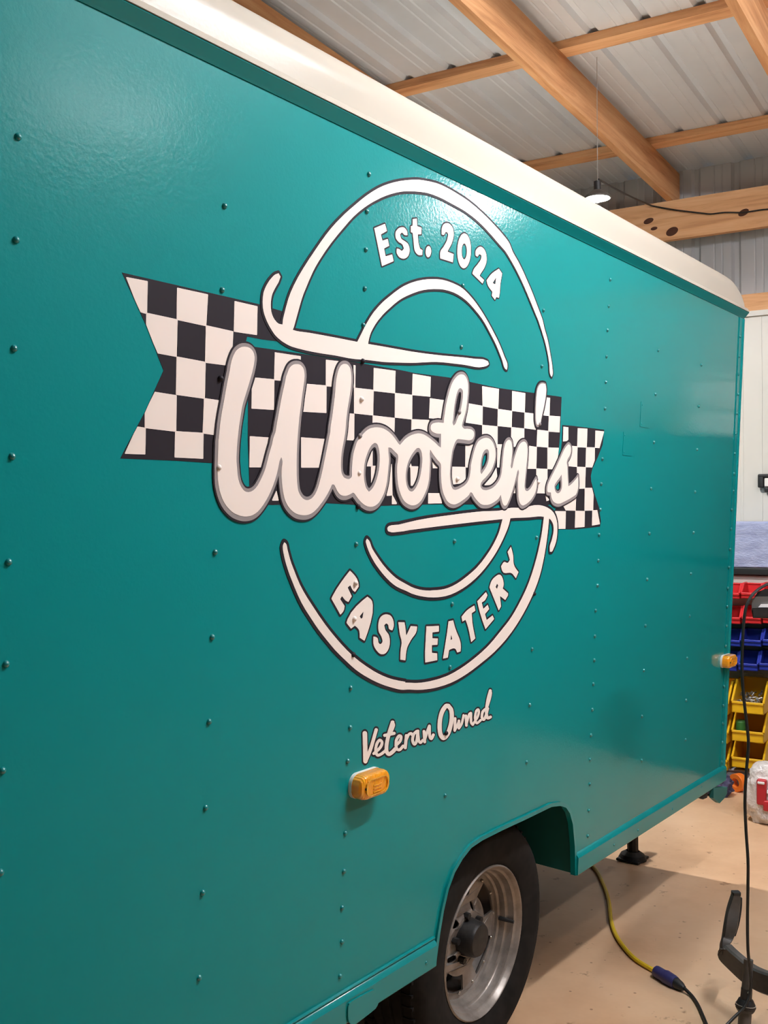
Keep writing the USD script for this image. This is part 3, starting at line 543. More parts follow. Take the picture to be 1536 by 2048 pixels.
letter('n', (236, 1141, 350, 1136, 350, 1189, 291, 1196, 291, 1250, 340, 1250, 336, 1309, 286, 1311, 286, 1380, 333, 1384, 335, 1448, 225, 1469, 223, 1400, 230, 1250))
letter('n', (436, 1096, 478, 1086, 495, 1150, 548, 1330, 545, 1368, 515, 1379, 500, 1346, 441, 1356, 430, 1424, 386, 1434, 396, 1370, 420, 1220), (460, 1216, 470, 1256, 455, 1266))
letter('n', (670, 952, 679, 1000, 646, 1022, 651, 1100, 679, 1250, 641, 1284, 601, 1110, 590, 1082, 561, 1099, 553, 1056, 600, 1000))
letter('n', (775, 831, 789, 860, 770, 900, 736, 926, 751, 984, 790, 946, 804, 985, 766, 1030, 781, 1084, 834, 1042, 849, 1075, 770, 1168, 736, 1070, 701, 940, 696, 915))
letter('n', (905, 676, 929, 720, 934, 770, 926, 800, 974, 842, 974, 862, 949, 904, 901, 866, 911, 960, 890, 998, 851, 900, 806, 790, 821, 740, 860, 692), (875, 756, 885, 772, 875, 803, 861, 786))
letter('n', (1000, 421, 1020, 500, 1026, 580, 1069, 650, 1045, 708, 1011, 664, 921, 639, 911, 600, 936, 561, 976, 565, 991, 540, 970, 470))
for i_, g in enumerate(L):
    o = g.buffer(.0032 if i_ < 8 else .0047); zones += [(o, BLACK), (g, CREAM)]
    w = paint('letter', g, CREAM, TR, 2, under=1); paint('outline', o, BLACK, w, 1, label='black outline')
def word_script(*st):
    g = strokes('v', *st).buffer(-.0004).buffer(.0004); o = g.buffer(.0041); o = unary_union([Polygon(p.exterior, [h for h in p.interiors if Polygon(h).area > 6e-5]) for p in polys(o)])
    zones.extend([(o, BLACK), (g, CREAM)])
    w = paint('small_script', g, CREAM, TR, 2, label='small cream script word', under=1); paint('outline', o, BLACK, w, 1, label='black outline')
word_script((19.5, 295, 412, 298, 520, 300, 648), (14.6, 300, 655, 345, 545, 392, 382), (12.2, 372, 585, 425, 535, 442, 492, 422, 470, 396, 505, 388, 560, 402, 598, 436, 588, 470, 560),
    (15.9, 532, 318, 505, 400, 484, 490, 480, 560, 500, 590, 530, 572, 556, 545), (11.0, 532, 318, 542, 345, 520, 400), (13.4, 465, 430, 545, 412),
    (12.2, 560, 515, 596, 478, 604, 440, 584, 436, 562, 480, 566, 540, 592, 552, 622, 520), (13.4, 650, 432, 640, 535), (11.0, 648, 470, 668, 425, 690, 412, 698, 425),
    (12.2, 738, 395, 712, 422, 702, 470, 718, 505, 738, 475, 748, 392), (11.0, 748, 400, 755, 470, 770, 492, 790, 470), (12.2, 800, 395, 806, 485), (11.0, 806, 470, 826, 400, 846, 348), (12.2, 846, 350, 848, 430, 862, 458, 880, 425))
word_script((18.3, 1008, 178, 1034, 220, 1034, 310, 1006, 410, 966, 452, 938, 410, 934, 320, 952, 235, 985, 182, 1008, 178), (11.0, 1066, 285, 1062, 388), (9.8, 1062, 388, 1082, 350, 1098, 310), (11.0, 1098, 305, 1098, 365), (9.8, 1098, 370, 1122, 330, 1138, 258),
    (11.0, 1158, 262, 1162, 345), (9.8, 1162, 335, 1184, 255, 1198, 240), (11.0, 1200, 240, 1202, 315, 1216, 338), (9.8, 1216, 338, 1256, 275, 1268, 232, 1262, 208, 1244, 228, 1236, 285, 1250, 325, 1284, 300),
    (11.0, 1326, 205, 1302, 228, 1294, 275, 1310, 296, 1328, 262, 1345, 200), (12.2, 1366, 48, 1346, 120, 1332, 220, 1342, 280, 1368, 272), (8.5, 1366, 48, 1372, 70, 1362, 120, 1340, 190))

# ------------------------------------------------------------------ rivets
cols = [(36,274,32,480,28,697,24,913,17,1124,12,1328,5,1541,1,1745), (449,412,444,580,440,757,436,935,430,1104,424,1274,418,1443,411,1615,405,1785,398,1955),
 (737.5,348.5,733.3,423,731,499,729,577,725.8,650,723.9,722.4,722,798.5,718,872,716.4,946,714.8,1013.3,711.9,1088,709.8,1166,707.7,1237.7,705,1309,701,1375.5,699.8,1454.8,694.8,1521.5,690,1666,687.5,1742,684,1815,683.7,1883,679.8,1952),
 (924.8,571,922,694,916.8,824.7,913.5,958,908.3,1082,903.5,1207.7,899.4,1334,890.8,1466,890,1590.6), (1086.5,620.4,1083,732.3,1077.5,848.5,1075.6,964,1072.3,1075,1067.3,1187.5,1063.5,1298,1058.8,1409.4,1052.7,1524),
 (1219.8,559,1216.7,611.9,1214.6,660.4,1212.5,713,1210.8,764,1209.4,816.7,1204.2,917.7,1202,967.7,1200,1019,1197.5,1069,1195.8,1120.8,1194.4,1170.8,1190.6,1220.8,1189.2,1271.9,1188,1320,1186,1367.7,1184,1418.8,1181.3,1469.8,1179.8,1519,1179.2,1567.7,1177.5,1620.8,1175.6,1672),
 (1316,700.4,1310.4,788.5,1307.3,884.4,1301.5,976.7,1298.3,1066.7,1293.8,1158.3,1290.2,1251,1287,1340.6,1283.3,1432.3,1282.9,1520.4), (1402.4,729.8,1397.5,812.9,1393.8,899,1389.7,983.5,1386.3,1065,1381.4,1147.2,1378.8,1231.3,1373.6,1316,1371.7,1400,1370.5,1479),
 (1478.5,673.3,1476.6,713,1475,749,1474,789,1472,827,1470,867,1467.6,907,1466.2,947,1465,981.8,1461.8,1019,1460.3,1057.5,1458.3,1098,1456.4,1134,1454,1175.8,1452.8,1212.5,1451.7,1251,1449.8,1291,1446.3,1371.9,1444.7,1410,1443.6,1446,1442.7,1483.6,1441.6,1522.7)]
def dome(r, h, n=10):
    return lathe([(r, .001), (r, -.0006), (r*.86, -h*.55), (r*.52, -h*.9), (.0001, -h)], n)
RV = dome(.0057, .0052)
def rivet(x, z, y, mat, r=RV): part('rivet', moved(r, [x, y, z]), RIVT if mat is TEALR else mat, TR, smooth=True)
for ci, c in enumerate(cols):
    for i in range(0, len(c), 2):
        x, z = side(c[i], c[i+1]); mt, lv = TEALR, 0
        for g, mm in zones:
            if g.contains(Point(x, z)): mt, lv = mm, .0028
        rivet(x, z, -.003 if ci == 8 else -lv*.6, mt)
RS = dome(.0042, .003)
for (u, v) in ((852.6, 1925), (743, 1994), (1276, 1660), (1228, 1689.6), (1403, 1574), (1345, 1618), (640, 2052), (520, 2120)):
    x, z = side(u, v, -.012); rivet(x, z, -.012, TEALR, RS)
for (u, v) in ((304.5, 44.3), (458.7, 119.5), (627.3, 204.7), (744.4, 262.5), (938.5, 354), (1031, 403), (1098.6, 435), (1174, 474), (1321, 550), (1378, 573)):
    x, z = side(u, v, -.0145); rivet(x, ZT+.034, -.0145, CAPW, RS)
# small riveted patches, the marker lights
for (a, b, c, d) in ((1282, 806, 1299, 854), (1247, 866, 1263, 910)):
    (x0, z1), (x1, z0) = side(a, b), side(c, d)
    z0, z1 = side((a+c)/2, d)[1], side((a+c)/2, b)[1]
    part('patch_plate', sheet(sbox(x0, z0, x1, z1).buffer(.002), .001, -.0012), TEAL, TR, smooth=False)
    for zz in (z0+.008, z1-.008): part('screw', moved(dome(.0035, .002), [x0+.008, -.001, zz]), TEALR, TR, smooth=True)
def marker(cx, cz, w, h, plate=True):
    """oval clearance lamp: white base, amber lens with a ridge and ribs inside"""
    def ov(w, h, k=.6):
        r = h*.42; return sbox(-w/2+r, -h/2+r, w/2-r, h/2-r).buffer(r)
    b = part('marker_light', moved(sheet(ov(w, h), .001, -.008), [cx, 0, cz]), WHITEP, TR, smooth=40, label='amber oval marker light on a white base')
    rings = [(1.02, -.008), (1.02, -.026), (.97, -.031), (.90, -.034), (.60, -.036), (.0, -.0365)]
    base = np.array(ov(w*.97, h*.96).exterior.coords)[:-1]; k = len(base); v, f = [], []
    for s_, y in rings: v += [(cx+p[0]*s_, y, cz+p[1]*s_) for p in base]
    for i in range(len(rings)-1):
        for j in range(k): f += [(i*k+j, (i+1)*k+(j+1) % k, i*k+(j+1) % k), (i*k+j, (i+1)*k+j, (i+1)*k+(j+1) % k)]
    part('lens', trimesh.Trimesh(np.array(v), f, process=False), AMBER, b, smooth=35)
    part('lens_rib', cat([sheet(ov(w*.74, h*.66).difference(ov(w*.66, h*.56)), -.034, -.0385)] + [moved(rbx(-w*.13, w*.13, -.0385, -.034, t-.0014, t+.0014, .001), [cx*0, 0, 0]) for t in (-.012, -.005, .002)]).apply_translation([cx, 0, cz]), AMBER, b, smooth=30)
    part('screw', cat([cyl(.003, .003, [cx+sx*w*.36, -.0365, cz], 'y', 10) for sx in (-1, 1)]), STEELDK, b)
marker(.879, .8465, .108, .054)
marker(3.262, .833, .108, .050)
for (cx, cz, w, h) in ((.842, .866, .05, .055), (3.20, .845, .035, .05)):      # sealant smear beside each lamp
    pass

# ------------------------------------------------------------------ wheel, jack, bracket
wx, wz, wy = 1.531, .264, .060                         # wheel centre and outer lip plane
tp = [(.200, .004), (.205, -.002), (.215, -.006), (.235, -.013), (.265, -.017), (.290, -.015), (.306, -.006), (.314, .006), (.319, .016)]
for k_ in range(5):
    y = .016 + k_*.034
    tp += [(.3235, y+.004), (.324, y+.013), (.324, y+.024), (.3235, y+.0285), (.316, y+.0295), (.316, y+.0335)]
tp += [(.3235, .190), (.319, .196), (.306, .212), (.265, .220), (.205, .205), (.20, .20), (.195, .10), (.200, .004)]
tire = moved(lathe(tp, 96), [wx, wy, wz])
part('tire', tire, RUBBER, TR, smooth=35)
lugs = []
for a in np.arange(0, 2*math.pi, 2*math.pi/60):
    for y0, y1, da in ((.014, .046, 0), (.150, .190, .05)):
        l_ = bx(-.004, .004, y0, y1, .314, .3262); l_.apply_transform(trimesh.transformations.rotation_matrix(a+da, [0, 1, 0])); lugs.append(l_)
part('tread_lug', moved(cat(lugs), [wx, wy, wz]), RUBBER, TR, smooth=False, kind='stuff')
rim = lathe([(.2005, .012), (.2035, .002), (.2035, -.003), (.200, -.006), (.196, -.003), (.193, .006), (.190, .010), (.186, .013), (.184, .030), (.180, .034), (.176, .036), (.174, .052), (.168, .056), (.168, .060), (.163, .085), (.158, .12), (.155, .16), (.160, .19)], 72)
rp = part('rim', moved(rim, [wx, wy, wz]), SILVER, TR, smooth=40)
disc = Point(0, 0).buffer(.168, 32)
for k_ in range(5):                                   # kidney windows around the disc
    a0 = k_*2*math.pi/5 + .55
    sl = [((.128+.017*s)*math.cos(a0+t), (.128+.017*s)*math.sin(a0+t)) for s in (1, -1) for t in np.linspace(-.36, .36, 9)[::s]]
    disc = disc.difference(Polygon(sl).buffer(.004))
for k_ in range(5):
    a0 = k_*2*math.pi/5 + 1.18; disc = disc.difference(Point(.079*math.cos(a0), .079*math.sin(a0)).buffer(.012))
dm = sheet(disc, .006, 0); v = dm.vertices; rr = np.hypot(v[:, 0], v[:, 2])
dm.vertices[:, 1] += np.interp(rr, [0, .07, .09, .15, .162], [-.006, -.006, .008, .002, .006])
part('wheel_disc', moved(dm, [wx, wy+.058, wz]), SILVER, TR, smooth=30)
part('backing', moved(cyl(.150, .01, [0, .125, 0], 'y', 40), [wx, wy, wz]), UNDER, TR)
part('hub', moved(lathe([(.052, .075), (.050, .050), (.047, .020), (.042, .012), (.025, .009), (.0001, .008)], 28), [wx, wy, wz]), STEELDK, TR, smooth=35)
for k_ in range(5):
    a0 = k_*2*math.pi/5 + .5; part('lug_nut', moved(cyl(.0095, .018, [.062*math.cos(a0), .051, .062*math.sin(a0)], 'y', 6), [wx, wy, wz]), STEELDK, TR, smooth=False)
for k_ in range(14):
    a0 = k_*2*math.pi/14 + .1; part('wheel_bolt', moved(dome(.0046, .004), [wx+.152*math.cos(a0), wy+.0605, wz+.152*math.sin(a0)]), BOLT, TR, smooth=True)
part('valve_stem', tube([(wx+.172, wy+.052, wz-.004), (wx+.174, wy+.035, wz-.004), (wx+.178, wy+.008, wz-.005)], [.006, .006, .0045], 8), BLKPL, TR)
part('axle', cyl(.038, 1.5, [wx, 1.0, wz], 'y'), UNDER, TR)
part('tire', moved(lathe([(a, .22-b) for a, b in tp], 48), [wx, TW-.30, wz]), RUBBER, TR, smooth=35)
jf = floor_at(1265, 1719); jx = jf[0]; jy = jf[1]
jz = lambda zz: (zz-EYE)
def unlean(p):                                         # world -> trailer frame
    p = np.asarray(p, float) - np.array([0, 0, EYE]); c, s = math.cos(LEAN), math.sin(LEAN)
    return np.array([p[0], p[1]*c + p[2]*s, -p[1]*s + p[2]*c])
j0, j1 = unlean((jx, jy, .005)), unlean((jx+.0, jy, .46))
part('stabilizer_jack', cat([tube([j0+[0, 0, .03], j1], .024, 10), moved(rbx(-.05, .05, -.035, .035, -.03, .05, .006), j1-[0, 0, .04]),
     trimesh.convex.convex_hull(np.array([j1+[-.13, -.02, 0], j1+[.13, -.02, 0], j1+[-.13, .02, 0], j1+[.13, .02, 0], j1+[-.02, -.02, -.13], j1+[.02, -.02, -.13], j1+[-.02, .02, -.13], j1+[.02, .02, -.13]]))]), STEELDK, TR, label='black stabilizer jack leg under the trailer')
part('jack_foot', cat([moved(rbx(-.06, .06, -.05, .05, -.004, .006, .003), j0), moved(lathe([(.06, -.0), (.05, .02), (.028, .034)], 20, 'z'), j0)]), STEELDK, TR, label='flat steel foot of the jack')
bq = [side(1400+a/6.826, 1340+b/6.826) for a, b in [(140, 1600), (330, 1590), (325, 1680), (290, 1740), (225, 1810), (190, 1785), (140, 1740)]]
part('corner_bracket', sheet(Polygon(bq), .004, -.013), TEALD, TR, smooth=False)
bq = [side(1240+a/6.4, 1300+b/6.4) for a, b in [(1000, 1830), (1110, 1790), (1100, 1880), (1050, 1900), (1005, 1880)]]
part('tow_eye', sheet(Polygon(bq).buffer(.003), .006, -.004), UNDER, TR, smooth=False)

# ================================================================== lamps
def strip_light(x, y, z, label, k, rot=0, half=.60):
    t = xform('strip_light', label, 'lamp', loc=tuple((BX*x + BY*y)[:2]) + (z,), rotz=BLD+rot, group=None)
    part('housing', extr_x([(-.028, .0), (.028, .0), (.022, .05), (-.022, .05)], -half-.02, half+.02), WHITEP, t, smooth=False)
    part('diffuser', extr_x([(.034*math.sin(a), -.030+.028*math.cos(a)) for a in np.linspace(0, 2*math.pi, 13)[:-1]], -half, half), TUBE_E[k], t, smooth=False)
    for sx in (-half*.8, half*.8): part('chain', tube([(sx, 0, .055), (sx, 0, roofz(x)-z-.06)], .003, 5), GALV, t)
def blw(P): return float(P[0]*BX[0]+P[1]*BX[1]), float(P[0]*BY[0]+P[1]*BY[1])
strip_light(*blw((2.2, -2.85)), 3.12, 'white strip light hanging over the aisle two metres out from the trailer wheel', 0, half=.36)
strip_light(*blw((1.5, -1.4)), 3.26, 'white strip light hanging close above the trailer roof edge', 1)
fx, fy, fz = 3.95, -1.82, 2.99
t = xform('flood_light', 'square flood light hanging near the far wall, turned to the trailer', 'lamp', loc=(fx, fy, fz), rotz=math.radians(148))
part('housing', rbx(-.09, .0, -.13, .13, -.09, .09, .012), DKGREY, t)
part('face', bx(.0005, .006, -.085, .085, -.055, .055), TUBE_E[2], t, smooth=False)
part('bracket', tube([(-.05, 0, .088), (-.05, 0, roofz(blw((fx, fy))[0])-fz-.05)], .008, 8), GALV, t)
strip_light(*blw((-2.2, -3.2)), 3.12, 'white strip light hanging behind the viewer', 3)
lp = floor_at(1195, 398, 2.87)
t = xform('bulb_lamp', 'bright bulb under a small dish hanging beyond the roof of the trailer', 'lamp', loc=lp)
part('bulb', cat([moved(lathe([(.0001, .0), (.050, .0), (.050, .004), (.0001, .004)], 28, 'z'), [0, 0, .0]), trimesh.creation.icosphere(2, .011).apply_translation([0, 0, -.006])]), BULB_E, t, smooth=30)
part('socket', cyl(.016, .045, [0, 0, .055]), BLKPL, t)
part('shade', lathe([(.0001, .040), (.022, .038), (.056, .012), (.058, .008), (.058, .001), (.054, .001), (.053, .007), (.020, .030), (.0001, .031)], 28, 'z'), DKGREY, t)
lpb = blw(lp)
part('hanger', tube([(0, 0, .08), (0.0, 0, roofz(lpb[0])-lp[2]-.045)], .0016, 6), GALV, t)
cw = [lp + np.array([.012, .0, .09])]
for u, v in ((1305, 412), (1350, 420), (1400, 426), (1422, 428), (1450, 425), (1486, 425), (1520, 420), (1545, 417), (1600, 405)):
    w_ = wall_at(u, v, WD-.052); cw.append(BX*w_[0] + BY*w_[1] + np.array([0, 0, w_[2]]))
cw = [cw[0]] + [cw[0]*(1-q_)+cw[1]*q_ - np.array([0, 0, .03*q_*(1-q_)]) for q_ in (.3, .6, .85, .97)] + cw[1:]
cw = [np.asarray(c) for c in cw]
part('lamp_wire', tube(cw, .0045, 6, 5), CORDB, '/World', cat='wire', label='black wire strung from the bulb along the header beam')

# ================================================================== the back of the shop
def bl(p): return BX*p[0] + BY*p[1] + np.array([0, 0, p[2]])
D1 = 4.72
def bin_kind(w, dp, h, mat, lipf=.37):
    """open-front hopper bin: back at x=dp, front at x=0, mesh base at z=0"""
    t = .004
    sp = [(0, .0), (dp, .0), (dp, h), (dp*.42, h), (.0, h*lipf)]
    sp2 = [(0.01, 0), (dp, 0), (dp, h), (dp*.42, h), (0, h*lipf)]
    sides = [extr_y(sp, y, y+t) for y in (-w/2, w/2-t)]
    rim_ = []
    for y in (-w/2-.004, w/2-.006):
        rim_.append(tube([(0, y+.005, h*lipf), (dp*.42, y+.005, h), (dp, y+.005, h)], .0065, 8))
    body = cat(sides + [bx(dp-t, dp, -w/2, w/2, 0, h), bx(0, dp, -w/2, w/2, 0, t), extr_y([(0, 0), (t, 0), (t, h*lipf), (0, h*lipf)], -w/2, w/2)])
    rm = cat(rim_ + [rbx(-.008, .006, -w/2, w/2, h*lipf-.010, h*lipf+.003, .003), rbx(dp-.008, dp-.001, -w/2, w/2, h-.008, h+.002, .003)])
    return body, rm
def bin_row(name, mat, u_edges, vt, vb, D, labels, group, dp, filled=None):
    src = None
    for i, ((ua, ub), lab) in enumerate(zip(u_edges, labels)):
        a, b = wall_at(ua, vb, D), wall_at(ub, vb, D); h = (wall_at((ua+ub)/2, vt, D)[2] - a[2])*.95
        w = abs(b[1]-a[1])*.92; cy = (a[1]+b[1])/2; z = (a[2]+b[2])/2
        t_ = xform(name, lab, 'bin', loc=bl((D, cy, z)), rotz=BLD, group=group)
        bd, rm = bin_kind(w, dp, h, mat); part('tub', bd, mat, t_, smooth=False); part('rim', rm, mat, t_)
        if filled and filled[i]: filled[i](t_, w, dp, h)
def hardware(t_, w, dp, h):
    r = np.random.default_rng(3); out = []
    for _ in range(70):
        c = cyl(r.uniform(.003, .007), r.uniform(.015, .04), [0, 0, 0], n=7); c.apply_transform(trimesh.transformations.random_rotation_matrix(r.random(3)))
        xx = r.uniform(.03, dp-.03); c.apply_translation([xx, r.uniform(-w*.42, w*.42), r.uniform(.02, h*(.35+.35*xx/dp))]); out.append(c)
    part('hardware', cat(out), METALB, t_, smooth=False, kind='stuff')
def spool(t_, w, dp, h):
    part('green_cap', moved(lathe([(.0001, .0), (.024, .0), (.026, .01), (.026, .05), (.018, .06), (.0001, .06)], 20, 'z'), [.05, w*.28, h*.30]), GREENP, t_)
yl_e = (1461, 1530)
yl_f = (1387, 1458)
for k_, (vt, vb, lab, fl_) in enumerate(((1368, 1427, 'top yellow open bin of the stack of three, full of loose hardware', hardware), (1429, 1484, 'middle yellow open bin of the stack of three, holding a green cap', spool), (1486, 1537, 'bottom yellow open bin of the stack of three, nearly empty', None))):
    bin_row('yellow_bin', YELLOW, [yl_e], vt, vb, D1, [lab], None, .26, [fl_])
    bin_row('yellow_bin', YELLOW, [yl_f], vt, vb, D1, [lab.split(' ')[0] + ' yellow bin of the stack mostly hidden behind the trailer corner'], None, .26, [None])
pos = ['left', 'middle', 'right']
for name, mat, rows in (('red_bin', RED, ((1480.6, 1168, 1197, 'upper'), (1482, 1214, 1247, 'lower'))), ('blue_bin', BLUE, ((1482, 1261, 1292, 'upper'), (1475, 1306, 1341, 'lower')))):
    for ue, vt, vb, rw in rows:
        c = name.split('_')[0]
        bin_row(name, mat, [(ue-42, ue), (ue, ue+42), (ue+42, ue+84)], vt, vb, D1+.04, [f'{pos[k_]} {c} bin in the {rw} {c} row on the louver rack' for k_ in range(3)], f'{c} bins on the louver rack', .12)
# rack behind the bins, bench above
zr1, zr0 = wall_at(1500, 1151, D1+.17)[2], wall_at(1500, 1346, D1+.17)[2]
yA, yB = wall_at(1380, 1200, D1+.17)[1], -.62
rk = xform('louver_rack', 'grey louvered steel rack holding the red and blue bins', 'rack', loc=(0, 0, 0), rotz=BLD)
part('back_panel', bx(D1+.180, D1+.19, yB, yA, zr0, zr1), RACKSHADE, rk, smooth=False)
for vv, rm_ in ((1158, RAILM), (1204, RAILM), (1252, RACKSHADE), (1298, RACKSHADE), (1336, RACKSHADE)):
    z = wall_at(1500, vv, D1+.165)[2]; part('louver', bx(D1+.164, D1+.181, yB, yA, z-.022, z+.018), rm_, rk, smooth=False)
for y in (yB+.02, yA-.02): part('post', bx(D1+.285, D1+.32, y-.02, y+.02, 0, zr1), RAILM, rk, smooth=False)
for y in (yB+.02, yA-.02): part('bracket', bx(D1+.19, D1+.29, y-.02, y+.02, zr1-.06, zr1-.02), RAILM, rk, smooth=False)
DB = D1+.14
zb1, zb0 = wall_at(1500, 1136, DB)[2], wall_at(1500, 1150, DB)[2]
wb = xform('workbench', 'black topped workbench above the bin rack', 'bench', rotz=BLD)
part('top', rbx(DB, WD-.005, -3.2, yA, zb0, zb1, .004), BLKPL, wb)
for y in (-3.15, -2.95, yB-.04): part('leg', bx(D1+.2, D1+.26, y-.03, y+.03, 0, zb0), STEELDK, wb, smooth=False)
z1 = wall_at(1500, 1043, DB)[2]
bk = rbx(DB, WD-.03, -.42, yA-.03, zb1+.001, z1, .012, 12).subdivide().subdivide().subdivide()
nv = bk.vertices; bk.vertices = nv + np.stack([.004*np.sin(nv[:, 2]*90+nv[:, 1]*9), 0*nv[:, 0], 0*nv[:, 0]], 1)*(nv[:, 2:3] < z1-.02)
part('moving_blanket', rotz(bk, BLD), BLANKET, '/World', label='folded blue grey padded blanket lying on the workbench', cat='blanket')
# unseen cabinet, chest and boxes to the right, added for the paint to reflect
cb = xform('added_cabinet', 'added dark grey steel tool cabinet against the far wall', 'cabinet', rotz=BLD)
part('body', rbx(4.62, WD-.01, -2.9, -.66, zb1+.002, 1.84, .006), BLKPL, cb)
for k_ in range(3): part('door', rbx(4.60, 4.62, -2.88+k_*.74, -2.16+k_*.74, zb1+.02, 1.82, .004), BLKPL, cb); part('handle', cyl(.008, .12, [4.594, -2.2+k_*.74, 1.5]), GALV, cb)
tc = xform('added_chest', 'added dark steel tool chest of drawers under the workbench', 'chest', rotz=BLD)  # unseen chest, added so the lower paint reflects something dark
part('body', rbx(4.62, WD-.03, -2.9, -.70, .02, zb0-.01, .006), STEELDK, tc)
for k_ in range(5): part('drawer', rbx(4.60, 4.619, -2.88, -.72, .06+k_*.19, .235+k_*.19, .004), STEELDK, tc); part('drawer_handle', rbx(4.585, 4.60, -2.3, -1.3, .20+k_*.19, .215+k_*.19, .003), DKGREY, tc)
for k_, nm_ in enumerate(('lower', 'upper')):
    pw = xform('added_tote', f'{nm_} of two added white lidded totes on top of the dark cabinet', 'box', loc=bl((4.83, -1.01, 1.842+k_*.168)), rotz=BLD)
    part('tub', rbx(-.13, .15, -.20, .20, .0, .135, .015), WHITEP, pw); part('lid', rbx(-.145, .165, -.212, .212, .136, .166, .010), WHITEP, pw)
t = xform('added_can', 'added beige rounded can on top of the dark cabinet', 'can', loc=bl((4.82, -1.30, 1.841)), rotz=BLD)
part('body', lathe([(.0001, 0), (.055, 0), (.058, .004), (.058, .13), (.054, .15), (.030, .17), (.0001, .172)], 24, 'z'), plain('beige_tin', lin(205, 170, 120), .5), t)
t = xform('added_toolbox', 'added small red toolbox on top of the dark cabinet', 'box', loc=bl((4.82, -1.62, 1.841)), rotz=BLD)
part('body', rbx(-.10, .10, -.13, .13, 0, .17, .01), REDPL, t); part('handle', tube([(0, -.06, .165), (0, -.06, .20), (0, .06, .20), (0, .06, .165)], .008, 8), BLKPL, t)
# small black and white bracket on the cream wall
ck = wall_at(1530, 968, WD-.02)
t = xform('wall_clamp', 'small black and white clamp hanging on the cream wall', 'clamp', loc=bl(ck), rotz=BLD)
part('jaw', cat([rbx(-.02, .016, -.075, .035, .035, .055, .006), rbx(-.02, .016, .005, .035, -.02, .05, .006), rbx(-.02, .016, -.10, .0, -.045, -.018, .006)]), BLKPL, t)
part('pad', rbx(-.022, .010, -.09, -.0, -.016, .032, .006), WHITEP, t)
part('hook', tube([(.018, -.03, .05), (-.005, -.03, .085), (.018, -.03, .10)], .004, 6), BLKPL, t)

# things on the floor by the far wall
g0 = floor_at(1470, 1582)
def on_floor(u, v, z=0): return floor_at(u, v, z)
tb = on_floor(1470, 1566); tbb = blw(tb)
t = xform('low_tote', 'grey flat storage tote under the yellow bins', 'box', loc=bl((D1+.045, tbb[1]-.02, 0)), rotz=BLD)
zt = wall_at(1470, 1540, D1)[2] - .004
part('tub', rbx(0, .22, -.14, .27, .002, zt-.012, .015), TOTE, t); part('lid', rbx(-.012, .232, -.152, .282, zt-.012, zt-.001, .005), TOTE, t)
pc = on_floor(1452, 1592)
pm = trimesh.creation.icosphere(4, 1.0); n_ = pm.vertices.copy()
import meshkit
d_ = meshkit.fbm(n_*3.1+5, 4); pm.vertices = n_*(.6+.7*d_)[:, None]*np.array([.075, .085, .075]); pm.vertices[:, 2] = np.maximum(pm.vertices[:, 2], -.05) + .051
part('crumpled_cloth', moved(pm, [pc[0]+.0, pc[1]+.05, 0]), PURPLE, '/World', label='crumpled navy cloth on the floor below the yellow bins', cat='cloth')
oc = on_floor(1476, 1583)
ot = lathe([(.030, -.026), (.056, -.026), (.058, -.024), (.058, .024), (.056, .026), (.030, .026), (.028, .024), (.028, -.024), (.030, -.026)], 36)
ot.apply_scale(.82); ot = rotz(ot, BLD+1.1); part('orange_reel', moved(ot, [oc[0], oc[1], .048]), ORANGE, '/World', label='orange plastic reel standing on edge beside the white bag', cat='reel')
bp = on_floor(1546, 1642)
t = xform('plastic_bag', 'crumpled white plastic bag with red and black tools on the floor', 'bag', loc=(bp[0], bp[1], 0), rotz=BLD)
bm = trimesh.creation.icosphere(4, 1.0); n_ = bm.vertices.copy(); d_ = meshkit.fbm(n_*2.3+1, 5)
bm.vertices = np.sign(n_)*np.abs(n_)**.6*(.80+.36*d_)[:, None]*np.array([.11, .118, .15]); bm.vertices[:, 2] = np.maximum(bm.vertices[:, 2], -.13)+.131
part('film', bm, BAGW, t)
part('red_tool', cat([rbx(-.125, -.07, .005, .05, .10, .22, .008), rbx(-.128, -.07, -.075, .02, .075, .125, .008), rbx(-.12, -.06, -.09, -.04, .02, .05, .01)]), REDPL, t)
part('black_tool', cat([rbx(-.130, -.07, -.10, -.02, .10, .145, .008), rbx(-.125, -.06, -.10, -.03, .045, .072, .01), rbx(-.127, -.07, -.06, -.03, .15, .20, .006)]), BLKPL, t)
part('label_strip', cat([rbx(-.131, -.07, .012, .044, .200, .212, .003), rbx(-.131, -.07, -.015, .002, .16, .175, .003)]), LABELW, t)

